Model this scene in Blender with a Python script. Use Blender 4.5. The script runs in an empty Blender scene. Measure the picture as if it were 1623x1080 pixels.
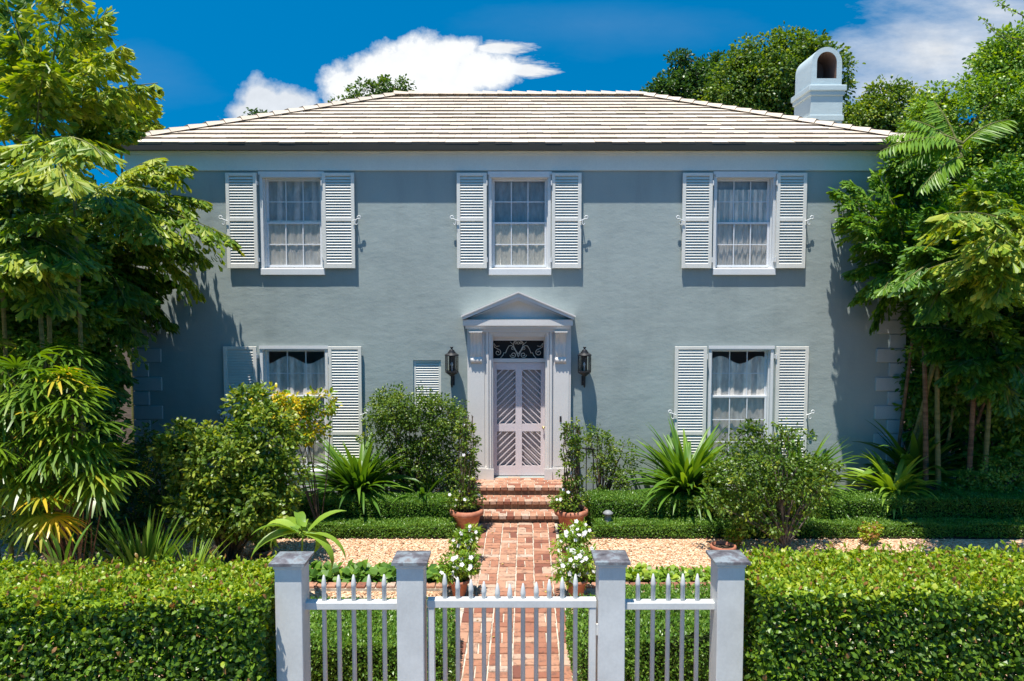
import bpy, bmesh, math, random
import numpy as np
from mathutils import Vector, Matrix
S = bpy.context.scene
R = math.radians
random.seed(7); rng = np.random.default_rng(11)

# ---------------------------------------------------------------- camera
F, CH, TH = 1150.0, 3.71, R(3.5)
cam_d = bpy.data.cameras.new('camera'); cam = bpy.data.objects.new('camera', cam_d)
S.collection.objects.link(cam); S.camera = cam
cam.location = (0, 0, CH); cam.rotation_euler = (R(90) - TH, 0, 0)
cam_d.sensor_width = 36; cam_d.lens = 36 * F / 1623; cam_d.clip_end = 2000; cam_d.clip_start = 0.05

def W(px, py, Y):
    """world point on the plane y=Y seen at photo pixel (px,py)"""
    u, v = (px - 811.5) / F, (py - 540) / F
    d = Vector((u, math.cos(TH) - v * math.sin(TH), -math.sin(TH) - v * math.cos(TH)))
    return Vector((0, 0, CH)) + d * (Y / d.y)
def WX(px, py, Y): return W(px, py, Y).x
def WZ(py, Y): return W(811.5, py, Y).z

# ---------------------------------------------------------------- light
SUN = Vector((0.56, 1.0, -4.0)).normalized()          # direction the light travels
sun_el = math.asin(-SUN.z)
sl = bpy.data.lights.new('sun', 'SUN'); sl.energy = 4.9; sl.angle = R(0.5); sl.color = (1, 0.955, 0.88)
so = bpy.data.objects.new('sun', sl); S.collection.objects.link(so)
so.rotation_euler = SUN.to_track_quat('-Z', 'Y').to_euler(); so.location = (-4, -8, 28)
world = bpy.data.worlds.new('World'); S.world = world; world.use_nodes = True
nt = world.node_tree; nt.nodes.clear()
class NT:
    def __init__(s, nt): s.nt = nt
    def n(s, t, **kw):
        o = s.nt.nodes.new(t)
        for k, v in kw.items():
            if k.startswith('i_'):
                key = k[2:]; key = int(key) if key.isdigit() else key
                if hasattr(v, 'is_linked') or hasattr(v, 'links'): s.nt.links.new(v, o.inputs[key])
                else: o.inputs[key].default_value = v
            else: setattr(o, k, v)
        return o
    def m(s, op, a, b=None, c=None, clamp=False):
        o = s.nt.nodes.new('ShaderNodeMath'); o.operation = op; o.use_clamp = clamp
        for i, v in enumerate((a, b, c)):
            if v is None: continue
            if isinstance(v, (int, float)): o.inputs[i].default_value = v
            else: s.nt.links.new(v, o.inputs[i])
        return o.outputs[0]
    def mix(s, f, a, b, mode='MIX'):
        o = s.nt.nodes.new('ShaderNodeMix'); o.data_type = 'RGBA'; o.blend_type = mode
        for i, v in ((0, f), (6, a), (7, b)):
            if isinstance(v, (int, float)): o.inputs[i].default_value = v
            elif isinstance(v, tuple): o.inputs[i].default_value = (*v, 1) if len(v) == 3 else v
            else: s.nt.links.new(v, o.inputs[i])
        return o.outputs[2]
    def link(s, a, b): s.nt.links.new(a, b)
w = NT(nt)
sky = w.n('ShaderNodeTexSky', sky_type='NISHITA', sun_disc=False, sun_elevation=sun_el,
          sun_rotation=math.atan2(-SUN.x, -SUN.y), altitude=0.0, air_density=1.0, dust_density=0.3, ozone_density=2.5)
tc = w.n('ShaderNodeTexCoord')
sep = w.n('ShaderNodeSeparateXYZ'); w.link(tc.outputs['Generated'], sep.inputs[0])
zz = w.m('ADD', w.m('MULTIPLY', sep.outputs[2], 1.5), 0.33)
cmb = w.n('ShaderNodeCombineXYZ'); w.link(sep.outputs[0], cmb.inputs[0]); w.link(sep.outputs[1], cmb.inputs[1]); w.link(zz, cmb.inputs[2])
vn = w.n('ShaderNodeVectorMath', operation='NORMALIZE'); w.link(cmb.outputs[0], vn.inputs[0])
w.link(vn.outputs[0], sky.inputs[0])
hs = w.n('ShaderNodeHueSaturation'); hs.inputs['Hue'].default_value = 0.487; hs.inputs['Saturation'].default_value = 1.72; hs.inputs['Value'].default_value = 1.34
w.link(sky.outputs[0], hs.inputs['Color'])
# clouds, laid out by direction in the sky
ysafe = w.m('MAXIMUM', sep.outputs[1], 0.02)
cu = w.m('DIVIDE', sep.outputs[0], ysafe); cv = w.m('DIVIDE', sep.outputs[2], ysafe)
cuv = w.n('ShaderNodeCombineXYZ'); w.link(cu, cuv.inputs[0]); w.link(cv, cuv.inputs[1])
def sky_uv(px, py):
    p = W(px, py, 1.0); return p.x, p.z - CH
def noise(scale, detail, rough, off=0.0, sx=1.0, sy=1.0, rot=0.0):
    mp = w.n('ShaderNodeMapping'); w.link(cuv.outputs[0], mp.inputs[0]); mp.inputs['Location'].default_value = (off, off * .7, off * .3)
    mp.inputs['Scale'].default_value = (sx, sy, 1); mp.inputs['Rotation'].default_value = (0, 0, rot)
    nn = w.n('ShaderNodeTexNoise'); nn.inputs['Scale'].default_value = scale; nn.inputs['Detail'].default_value = detail; nn.inputs['Roughness'].default_value = rough
    w.link(mp.outputs[0], nn.inputs['Vector']); return nn.outputs[0]
def blobs(lst):
    acc = None
    for px, py, rx, ry in lst:
        u0, v0 = sky_uv(px, py)
        a = w.m('POWER', w.m('ABSOLUTE', w.m('DIVIDE', w.m('SUBTRACT', cu, u0), rx / F)), 2.0)
        b = w.m('POWER', w.m('ABSOLUTE', w.m('DIVIDE', w.m('SUBTRACT', cv, v0), ry / F)), 2.0)
        d = w.m('SUBTRACT', 1.0, w.m('SQRT', w.m('ADD', a, b)))
        acc = d if acc is None else w.m('SMOOTH_MAX', acc, d, 0.12)
    return w.m('MAXIMUM', acc, -1.5)
n1 = noise(15, 9, 0.6, 3.1); n2 = noise(60, 5, 0.6, 8.0)
nb = w.m('ADD', w.m('MULTIPLY', w.m('SUBTRACT', n1, 0.5), 1.6), w.m('MULTIPLY', w.m('SUBTRACT', n2, 0.5), 0.35))
cum = blobs([(600, 118, 85, 52), (690, 102, 80, 50), (652, 138, 140, 45), (762, 112, 72, 38), (715, 80, 45, 28), (560, 140, 50, 45)])
ca = w.m('MULTIPLY', w.m('ADD', cum, nb), 2.6, clamp=True)
cum2 = blobs([(415, 160, 48, 38), (455, 165, 52, 30), (400, 180, 50, 30), (475, 180, 40, 26)])
cb = w.m('MULTIPLY', w.m('ADD', cum2, nb), 2.0, clamp=True)
cb = w.m('MULTIPLY', cb, 0.86)
nst = noise(22, 7, 0.65, 5.0, 0.45, 2.2, 0.12)
tail = blobs([(800, 104, 70, 20), (790, 80, 55, 16), (830, 112, 45, 12)])
cc = w.m('MULTIPLY', w.m('ADD', tail, w.m('MULTIPLY', w.m('SUBTRACT', nst, 0.5), 3.0)), 1.7, clamp=True)
nw = noise(6, 8, 0.62, 1.0, 0.55, 1.7, -0.6)
wis = blobs([(1490, 85, 190, 75), (1400, 150, 140, 65), (1590, 20, 160, 75), (1330, 178, 110, 40)])
cd = w.m('MULTIPLY', w.m('ADD', w.m('MULTIPLY', wis, 0.8), w.m('MULTIPLY', w.m('SUBTRACT', nw, 0.46), 2.0)), 1.25, clamp=True)
cd = w.m('MULTIPLY', cd, 0.9)
wis2 = blobs([(950, 40, 300, 40), (200, 110, 160, 60)])
ce = w.m('MULTIPLY', w.m('ADD', w.m('MULTIPLY', wis2, 0.7), w.m('MULTIPLY', w.m('SUBTRACT', nw, 0.5), 1.5)), 0.05, clamp=True)
alpha = w.m('MAXIMUM', w.m('MAXIMUM', ca, cb), w.m('MAXIMUM', cc, w.m('MAXIMUM', cd, ce)))
front = w.m('MULTIPLY', w.m('SUBTRACT', sep.outputs[1], 0.05), 10.0, clamp=True)
up = w.m('MULTIPLY', w.m('ADD', sep.outputs[2], 0.02), 40.0, clamp=True)
alpha = w.m('MULTIPLY', w.m('MULTIPLY', alpha, front), up)
shade = w.m('ADD', 0.62, w.m('MULTIPLY', w.m('ADD', w.m('MULTIPLY', w.m('MAXIMUM', cum, 0.0), .5), w.m('ADD', n1, w.m('MULTIPLY', n2, .4))), 0.42), clamp=False)
cloudc = w.n('ShaderNodeCombineXYZ')
for i, g in enumerate((7.6, 7.8, 8.0)): w.link(w.m('MULTIPLY', shade, g), cloudc.inputs[i])
skyc = w.mix(alpha, hs.outputs[0], cloudc.outputs[0])
bg = w.n('ShaderNodeBackground'); w.link(skyc, bg.inputs[0]); bg.inputs[1].default_value = 0.08
wo = w.n('ShaderNodeOutputWorld'); w.link(bg.outputs[0], wo.inputs[0])
S.view_settings.view_transform = 'Standard'; S.view_settings.look = 'None'
S.view_settings.exposure = 0.68; S.view_settings.gamma = 1
S.render.engine = 'CYCLES'
S.cycles.transparent_max_bounces = 12; S.cycles.max_bounces = 6

# ---------------------------------------------------------------- materials
def mat(name, col, rough=0.6, spec=0.4, metal=0.0):
    m = bpy.data.materials.new(name); m.use_nodes = True
    b = m.node_tree.nodes['Principled BSDF']
    b.inputs['Base Color'].default_value = (*col, 1); b.inputs['Roughness'].default_value = rough
    b.inputs['Specular IOR Level'].default_value = spec; b.inputs['Metallic'].default_value = metal
    return m, NT(m.node_tree), b
def pos(t, scale=(1, 1, 1), rot=(0, 0, 0)):
    g = t.n('ShaderNodeNewGeometry'); mp = t.n('ShaderNodeMapping'); mp.inputs['Scale'].default_value = scale
    mp.inputs['Rotation'].default_value = rot
    t.link(g.outputs['Position'], mp.inputs[0]); return mp.outputs[0]
def tnoise(t, vec, scale, detail=4, rough=0.55):
    o = t.n('ShaderNodeTexNoise'); o.inputs['Scale'].default_value = scale; o.inputs['Detail'].default_value = detail; o.inputs['Roughness'].default_value = rough
    t.link(vec, o.inputs['Vector']); return o.outputs[0]
def ramp(t, f, stops):
    o = t.n('ShaderNodeValToRGB'); e = o.color_ramp.elements
    while len(e) < len(stops): e.new(0.5)
    for el, (p, c) in zip(e, stops): el.position = p; el.color = (*c, 1) if len(c) == 3 else c
    t.link(f, o.inputs[0]); return o.outputs[0]
def bump(t, b, h, strength, dist):
    o = t.n('ShaderNodeBump'); o.inputs['Strength'].default_value = strength; o.inputs['Distance'].default_value = dist
    t.link(h, o.inputs['Height']); t.link(o.outputs[0], b.inputs['Normal'])

def stucco(name, col, amp=1.0, stain=0.1):
    m, t, b = mat(name, col, 0.75, 0.25)
    v1 = pos(t, (1, 1, 1.9)); v = pos(t)
    a = tnoise(t, v1, 3.2, 6, 0.62); c = tnoise(t, v, 28, 5, 0.6); e = tnoise(t, v, 0.6, 4, 0.6)
    big = tnoise(t, pos(t, (1, 1, 1.3)), 1.5, 3, 0.5)
    h = t.m('ADD', t.m('ADD', t.m('MULTIPLY', a, 0.015), t.m('MULTIPLY', big, 0.028)), t.m('MULTIPLY', c, 0.0032))
    bump(t, b, h, 0.46 * amp, 1.0)
    k = 1 - stain
    colr = ramp(t, e, [(0.3, tuple(x * k for x in col)), (0.7, tuple(min(1, x * (1 + stain * .6)) for x in col))])
    sk = tnoise(t, pos(t, (2.2, 2.2, .5)), 1.2, 6, .65)
    colr = t.mix(0.5, colr, ramp(t, sk, [(0.28, tuple(x * .80 for x in col)), (0.5, col), (0.72, tuple(min(1, x * 1.06) for x in col))]))
    f = tnoise(t, v, 60, 3)
    colr = t.mix(0.12, colr, ramp(t, f, [(0.35, tuple(x * .6 for x in col)), (0.65, tuple(min(1, x * 1.3) for x in col))]))
    t.link(colr, b.inputs['Base Color']); return m
M = {}
M['wall'] = stucco('blue_grey_stucco', (0.318, 0.368, 0.352), 1.0, 0.16)
M['quoin'] = stucco('pale_stucco', (0.45, 0.475, 0.47), 0.5, 0.15)
M['chim'] = stucco('chimney_stucco', (0.46, 0.54, 0.55), 0.8, 0.22)
def paint(name, col, rough=0.45, dirt=0.12, grain=1.0):
    m, t, b = mat(name, col, rough, 0.4); v = pos(t)
    a = tnoise(t, v, 2.3, 5, 0.65); c = tnoise(t, v, 45, 3)
    d = t.mix(dirt, col, ramp(t, a, [(0.35, tuple(x * 0.55 for x in col)), (0.62, col)]))
    d = t.mix(0.1, d, ramp(t, c, [(0.4, tuple(x * 0.7 for x in col)), (0.6, tuple(min(1, x * 1.15) for x in col))]))
    t.link(d, b.inputs['Base Color'])
    bump(t, b, tnoise(t, pos(t, (14, 14, 2)), 6, 3), 0.25 * grain, 0.004); return m
M['white'] = paint('white_trim_paint', (0.68, 0.69, 0.68))
M['frieze'] = paint('frieze_paint', (0.72, 0.72, 0.64))
M['shutter'] = paint('shutter_paint', (0.71, 0.695, 0.63), 0.5, 0.2)
M['door'] = paint('door_paint', (0.68, 0.60, 0.595))
M['surround'] = paint('surround_paint', (0.70, 0.67, 0.63))
M['fence'] = paint('fence_paint', (0.65, 0.645, 0.61), 0.5, 0.4)
M['sash'] = paint('sash_paint', (0.70, 0.71, 0.72))
M['inner'] = mat('inner_door', (0.42, 0.37, 0.35), 0.6)[0]
M['iron'] = mat('black_iron', (0.018, 0.018, 0.02), 0.5)[0]
M['scroll'] = mat('scroll_iron', (0.55, 0.50, 0.42), 0.5)[0]
M['brass'] = mat('brass', (0.6, 0.45, 0.2), 0.35, 0.5, 0.9)[0]
M['dark'] = mat('dark_void', (0.01, 0.01, 0.011), 0.8)[0]
M['gutter'] = paint('bronze_gutter', (0.028, 0.026, 0.018), 0.6, 0.4)
M['soot'] = stucco('sooty_stucco', (0.22, 0.15, 0.12), 1.0, 0.3)
# copper caps
m, t, b = mat('weathered_copper', (0.16, 0.15, 0.15), 0.5, 0.5, 0.35); M['copper'] = m
a = tnoise(t, pos(t), 9, 6, 0.65)
t.link(ramp(t, a, [(0.3, (0.06, 0.05, 0.055)), (0.5, (0.19, 0.175, 0.18)), (0.6, (0.30, 0.34, 0.35)), (0.75, (0.22, 0.17, 0.15))]), b.inputs['Base Color'])
# tiles with face attribute 't'
def tinted(name, stops, rough=0.8, spec=0.2, noise_scale=8, nmix=0.25, ndark=(0.1, 0.09, 0.08), lo=0.5, hi=0.75, bscale=40, bdist=0.004, attr='t', big=None):
    m, t, b = mat(name, stops[0][1], rough, spec)
    at = t.n('ShaderNodeAttribute'); at.attribute_name = attr
    c = ramp(t, at.outputs['Fac'], stops)
    v = pos(t); nn = tnoise(t, v, noise_scale, 6, 0.65)
    mk = t.n('ShaderNodeMapRange'); t.link(nn, mk.inputs[0]); mk.inputs[1].default_value = lo; mk.inputs[2].default_value = hi; mk.inputs[4].default_value = nmix
    c = t.mix(mk.outputs[0], c, ndark)
    t.link(c, b.inputs['Base Color'])
    bump(t, b, tnoise(t, v, bscale, 4, 0.6), 0.6, bdist); return m
M['tile'] = tinted('white_cement_tile', [(0, (0.57, 0.465, 0.355)), (0.5, (0.64, 0.53, 0.405)), (1, (0.69, 0.585, 0.465))], 0.8, 0.2, 1.1, 0.28, (0.42, 0.36, 0.33), 0.48, 0.78)
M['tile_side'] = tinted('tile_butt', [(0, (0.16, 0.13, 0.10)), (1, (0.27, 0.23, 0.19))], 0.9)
M['brick'] = tinted('reclaimed_brick', [(0, (0.15, 0.06, 0.045)), (0.25, (0.26, 0.10, 0.062)), (0.55, (0.38, 0.18, 0.11)), (0.8, (0.46, 0.26, 0.17)), (1, (0.48, 0.37, 0.29))],
                    0.85, 0.2, 16, 0.75, (0.09, 0.06, 0.05), 0.5, 0.7, 60, 0.008)
M['riser'] = tinted('mossy_riser', [(0, (0.20, 0.11, 0.07)), (0.5, (0.30, 0.17, 0.10)), (1, (0.42, 0.33, 0.26))], 0.9, 0.15, 7, 0.8, (0.07, 0.065, 0.05), 0.4, 0.7)
m, t, b = mat('mortar', (0.60, 0.54, 0.44), 0.9, 0.1); M['mortar'] = m
c = tnoise(t, pos(t), 7, 6, 0.7); t.link(ramp(t, c, [(0.3, (0.17, 0.14, 0.10)), (0.5, (0.50, 0.44, 0.35)), (0.7, (0.60, 0.54, 0.44))]), b.inputs['Base Color'])
bump(t, b, tnoise(t, pos(t), 90, 4), 0.7, 0.01)
m, t, b = mat('gravel_bed', (0.55, 0.42, 0.28), 0.9, 0.15); M['gravel'] = m
vo = t.n('ShaderNodeTexVoronoi'); vo.inputs['Scale'].default_value = 42; t.link(pos(t), vo.inputs['Vector'])
sp = t.n('ShaderNodeSeparateColor'); t.link(vo.outputs['Color'], sp.inputs[0])
cc_ = ramp(t, sp.outputs[0], [(0, (0.36, 0.19, 0.09)), (0.3, (0.50, 0.29, 0.16)), (0.65, (0.64, 0.44, 0.28)), (1, (0.74, 0.59, 0.43))])
t.link(cc_, b.inputs['Base Color'])
bump(t, b, t.m('SUBTRACT', 1.0, vo.outputs['Distance']), 1.0, 0.012)
M['stone'] = tinted('pebble', [(0, (0.30, 0.14, 0.07)), (0.3, (0.52, 0.29, 0.16)), (0.65, (0.66, 0.45, 0.28)), (1, (0.76, 0.61, 0.45))], 0.8, 0.25, 30, 0.1)
m, t, b = mat('soil', (0.07, 0.05, 0.035), 0.95, 0.1); M['soil'] = m
M['pave'] = mat('pale_concrete', (0.17, 0.165, 0.155), 0.9, 0.2)[0]
c = tnoise(t, pos(t), 5, 8, 0.7); t.link(ramp(t, c, [(0.3, (0.025, 0.018, 0.012)), (0.55, (0.07, 0.05, 0.035)), (0.8, (0.13, 0.10, 0.07))]), b.inputs['Base Color'])
bump(t, b, tnoise(t, pos(t), 40, 5), 0.8, 0.03)
m, t, b = mat('terracotta', (0.50, 0.20, 0.12), 0.75, 0.25); M['pot'] = m
c = tnoise(t, pos(t), 6, 6, 0.65); t.link(ramp(t, c, [(0.3, (0.30, 0.115, 0.07)), (0.55, (0.43, 0.165, 0.095)), (0.75, (0.56, 0.32, 0.22))]), b.inputs['Base Color'])
def bark(name, c1, c2, ring=False):
    m, t, b = mat(name, c1, 0.85, 0.2)
    v = pos(t, (6, 6, 1.5) if not ring else (1, 1, 9)); c = tnoise(t, v, 3 if not ring else 2, 5, 0.7)
    t.link(ramp(t, c, [(0.35, c1), (0.65, c2)]), b.inputs['Base Color']); bump(t, b, c, 0.8, 0.02); return m
M['bark'] = bark('grey_bark', (0.09, 0.07, 0.055), (0.24, 0.20, 0.16))
M['twig'] = bark('brown_twig', (0.07, 0.045, 0.03), (0.17, 0.12, 0.08))
M['cane'] = bark('palm_cane', (0.11, 0.12, 0.035), (0.25, 0.23, 0.09), True)
M['husk'] = bark('palm_husk', (0.08, 0.045, 0.025), (0.24, 0.15, 0.085), True)
def leafmat(name, stops, rough=0.42, spec=0.45, trans=0.36, gain=1.22):
    if 'petal' not in name: stops = [(p, (c[0] * gain, c[1] * gain, c[2] * .8)) for p, c in stops]
    m, t, b = mat(name, stops[0][1], rough, spec)
    at = t.n('ShaderNodeAttribute'); at.attribute_name = 't'
    c = ramp(t, at.outputs['Fac'], stops); t.link(c, b.inputs['Base Color'])
    tr = t.n('ShaderNodeBsdfTranslucent')
    hv = t.n('ShaderNodeHueSaturation'); t.link(c, hv.inputs['Color']); hv.inputs['Value'].default_value = 1.5; hv.inputs['Hue'].default_value = 0.485; hv.inputs['Saturation'].default_value = 1.1
    t.link(hv.outputs[0], tr.inputs[0])
    mx = t.n('ShaderNodeMixShader'); mx.inputs[0].default_value = trans
    t.link(b.outputs[0], mx.inputs[1]); t.link(tr.outputs[0], mx.inputs[2])
    out = m.node_tree.nodes['Material Output']; t.link(mx.outputs[0], out.inputs[0]); return m
M['l_hedge'] = leafmat('hedge_leaf', [(0, (0.022, 0.055, 0.010)), (0.45, (0.10, 0.19, 0.02)), (0.8, (0.22, 0.32, 0.03)), (0.94, (0.32, 0.36, 0.04)), (1, (0.26, 0.13, 0.06))], 0.38)
M['l_box'] = leafmat('boxwood_leaf', [(0, (0.035, 0.09, 0.018)), (0.6, (0.09, 0.19, 0.035)), (1, (0.20, 0.31, 0.07))], 0.35)
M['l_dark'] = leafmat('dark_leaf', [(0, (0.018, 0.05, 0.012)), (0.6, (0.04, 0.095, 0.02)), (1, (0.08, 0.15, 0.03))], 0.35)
M['l_ficus'] = leafmat('ficus_leaf', [(0, (0.035, 0.075, 0.014)), (0.5, (0.075, 0.14, 0.02)), (0.85, (0.15, 0.22, 0.035)), (1, (0.25, 0.29, 0.05))], 0.4)
M['l_lime'] = leafmat('lime_leaf', [(0, (0.06, 0.13, 0.02)), (0.5, (0.14, 0.25, 0.03)), (1, (0.30, 0.38, 0.06))], 0.4)
M['l_palm'] = leafmat('palm_leaf', [(0, (0.035, 0.085, 0.014)), (0.45, (0.085, 0.165, 0.018)), (0.75, (0.19, 0.27, 0.025)), (1, (0.33, 0.36, 0.06))], 0.45, 0.35, 0.34)
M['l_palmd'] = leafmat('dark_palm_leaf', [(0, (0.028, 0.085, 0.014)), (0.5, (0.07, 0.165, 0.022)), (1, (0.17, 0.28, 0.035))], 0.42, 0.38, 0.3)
M['l_lady'] = leafmat('lady_palm_leaf', [(0, (0.045, 0.10, 0.015)), (0.5, (0.11, 0.20, 0.022)), (0.85, (0.19, 0.27, 0.035)), (1, (0.50, 0.36, 0.04))], 0.35)
M['l_strap'] = leafmat('strap_leaf', [(0, (0.04, 0.10, 0.02)), (0.6, (0.085, 0.18, 0.03)), (1, (0.17, 0.27, 0.045))], 0.4, 0.4, 0.3)
M['l_strapp'] = leafmat('pale_strap_leaf', [(0, (0.10, 0.19, 0.03)), (0.6, (0.19, 0.30, 0.05)), (1, (0.30, 0.40, 0.09))], 0.4, 0.4, 0.3)
M['l_yellow'] = leafmat('yellowing_leaf', [(0, (0.08, 0.17, 0.02)), (0.45, (0.20, 0.29, 0.03)), (0.7, (0.50, 0.42, 0.03)), (1, (0.65, 0.47, 0.03))], 0.4)
M['petal'] = leafmat('white_petal', [(0, (0.80, 0.74, 0.76)), (1, (0.86, 0.84, 0.84))], 0.5, 0.3, 0.3)
M['lime'] = mat('green_lime', (0.20, 0.25, 0.03), 0.4)[0]
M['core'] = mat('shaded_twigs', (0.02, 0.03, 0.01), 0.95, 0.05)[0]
# glass: clear pane with a sky reflection; curtain: thin cloth
m = bpy.data.materials.new('window_glass'); m.use_nodes = True; t = NT(m.node_tree); M['glass'] = m
m.node_tree.nodes.clear()
tr = t.n('ShaderNodeBsdfTransparent'); tr.inputs[0].default_value = (0.93, 0.94, 0.94, 1); gl = t.n('ShaderNodeBsdfGlossy'); gl.inputs['Roughness'].default_value = 0.02
fr = t.n('ShaderNodeFresnel'); fr.inputs[0].default_value = 1.5
mx = t.n('ShaderNodeMixShader'); t.link(t.m('MULTIPLY', fr.outputs[0], 0.6), mx.inputs[0]); t.link(tr.outputs[0], mx.inputs[1]); t.link(gl.outputs[0], mx.inputs[2])
o = t.n('ShaderNodeOutputMaterial'); t.link(mx.outputs[0], o.inputs[0])
def cloth(name, col, k, scale=3.0):
    m = bpy.data.materials.new(name); m.use_nodes = True; t = NT(m.node_tree); m.node_tree.nodes.clear()
    d = t.n('ShaderNodeBsdfDiffuse'); c = tnoise(t, pos(t, (scale, scale, scale * .35)), 5, 5, 0.6)
    t.link(ramp(t, c, [(0.35, tuple(x * .72 for x in col)), (0.65, col)]), d.inputs[0])
    tl = t.n('ShaderNodeBsdfTranslucent'); tl.inputs[0].default_value = (*col, 1)
    a = t.n('ShaderNodeMixShader'); a.inputs[0].default_value = 0.08; t.link(d.outputs[0], a.inputs[1]); t.link(tl.outputs[0], a.inputs[2])
    tp = t.n('ShaderNodeBsdfTransparent'); mx = t.n('ShaderNodeMixShader'); mx.inputs[0].default_value = k
    t.link(tp.outputs[0], mx.inputs[1]); t.link(a.outputs[0], mx.inputs[2]); o = t.n('ShaderNodeOutputMaterial'); t.link(mx.outputs[0], o.inputs[0]); return m
M['curtain'] = cloth('sheer_curtain', (0.9, 0.84, 0.76), 0.93)
M['blind'] = cloth('pale_blind', (0.62, 0.61, 0.60), 0.95)
M['lace'] = cloth('lace_curtain', (0.98, 0.88, 0.72), 0.92, 12)

# ---------------------------------------------------------------- object helpers
WL = {}
def reg(o, parent, wl):
    S.collection.objects.link(o); wl = Vector(wl); WL[o.name] = wl
    if parent is not None: o.parent = parent; o.location = wl - WL[parent.name]
    else: o.location = wl
    return o
def thing(name, label, cat, loc=(0, 0, 0), group=None):
    o = reg(bpy.data.objects.new(name, None), None, loc); o.empty_display_size = 0.2
    o['label'] = label; o['category'] = cat
    if group: o['group'] = group
    return o
class MB:
    def __init__(s): s.v = []; s.f = []; s.mi = []; s.t = []; s.sm = []
    def face(s, pts, mi=0, t=0.5, sm=False):
        b = len(s.v); s.v += [tuple(p) for p in pts]; s.f.append(tuple(range(b, b + len(pts)))); s.mi.append(mi); s.t.append(t); s.sm.append(sm)
    def grid(s, rows, mi=0, t=0.5, sm=True, close=False):
        b = len(s.v); n = len(rows[0])
        for r in rows: s.v += [tuple(p) for p in r]
        for i in range(len(rows) - 1):
            for j in range(n if close else n - 1):
                k = (j + 1) % n
                s.f.append((b + i * n + j, b + i * n + k, b + (i + 1) * n + k, b + (i + 1) * n + j)); s.mi.append(mi); s.t.append(t); s.sm.append(sm)
    def box(s, x0, x1, y0, y1, z0, z1, mi=0, t=0.5, bev=0.0, M4=None):
        if bev > 0:
            e = bev
            P = []
            bm = bmesh.new(); bmesh.ops.create_cube(bm, size=1)
            for v in bm.verts: v.co = Vector(((x0 + x1) / 2 + v.co.x * (x1 - x0), (y0 + y1) / 2 + v.co.y * (y1 - y0), (z0 + z1) / 2 + v.co.z * (z1 - z0)))
            bmesh.ops.bevel(bm, geom=bm.edges[:], offset=e, segments=1, affect='EDGES')
            b = len(s.v); bm.verts.index_update()
            for v in bm.verts: s.v.append(tuple(M4 @ v.co if M4 else v.co))
            for f in bm.faces: s.f.append(tuple(b + v.index for v in f.verts)); s.mi.append(mi); s.t.append(t); s.sm.append(False)
            bm.free(); return
        c = [Vector((x, y, z)) for z in (z0, z1) for y in (y0, y1) for x in (x0, x1)]
        if M4: c = [M4 @ p for p in c]
        b = len(s.v); s.v += [tuple(p) for p in c]
        for q in ((0, 2, 3, 1), (4, 5, 7, 6), (0, 1, 5, 4), (2, 6, 7, 3), (0, 4, 6, 2), (1, 3, 7, 5)):
            s.f.append(tuple(b + i for i in q)); s.mi.append(mi); s.t.append(t); s.sm.append(False)
    def tube(s, pts, rad, n=8, mi=0, t=0.5, cap=True):
        pts = [Vector(p) for p in pts]; rows = []
        if not hasattr(rad, '__len__'): rad = [rad] * len(pts)
        up = None
        for i, p in enumerate(pts):
            d = (pts[min(i + 1, len(pts) - 1)] - pts[max(i - 1, 0)]).normalized()
            if up is None: up = Vector((0, 1, 0)) if abs(d.y) < 0.8 else Vector((1, 0, 0))
            a = d.cross(up).normalized(); up = a.cross(d).normalized()
            rows.append([p + (a * math.cos(k * 2 * math.pi / n) + up * math.sin(k * 2 * math.pi / n)) * rad[i] for k in range(n)])
        s.grid(rows, mi, t, True, True)
        if cap: s.face(rows[0], mi, t); s.face(rows[-1][::-1], mi, t)
    def lathe(s, prof, c, n=24, mi=0, t=0.5, sm=True):
        rows = [[(c[0] + r * math.cos(k * 2 * math.pi / n), c[1] + r * math.sin(k * 2 * math.pi / n), c[2] + z) for k in range(n)] for r, z in prof]
        s.grid(rows, mi, t, sm, True)
    def build(s, name, mats, parent=None, loc=(0, 0, 0), kind=None, recalc=True):
        me = bpy.data.meshes.new(name); l = Vector(loc)
        me.from_pydata([(p[0] - l.x, p[1] - l.y, p[2] - l.z) for p in s.v], [], s.f)
        for m in (mats if isinstance(mats, (list, tuple)) else [mats]): me.materials.append(M[m])
        me.polygons.foreach_set('material_index', s.mi)
        a = me.attributes.new('t', 'FLOAT', 'FACE'); a.data.foreach_set('value', s.t)
        me.polygons.foreach_set('use_smooth', s.sm)
        me.update()
        if recalc:
            bm = bmesh.new(); bm.from_mesh(me); bmesh.ops.remove_doubles(bm, verts=bm.verts[:], dist=1e-5) if recalc == 2 else None
            bmesh.ops.recalc_face_normals(bm, faces=bm.faces[:]); bm.to_mesh(me); bm.free()
        o = reg(bpy.data.objects.new(name, me), parent, l)
        if kind: o['kind'] = kind
        return o
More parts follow.
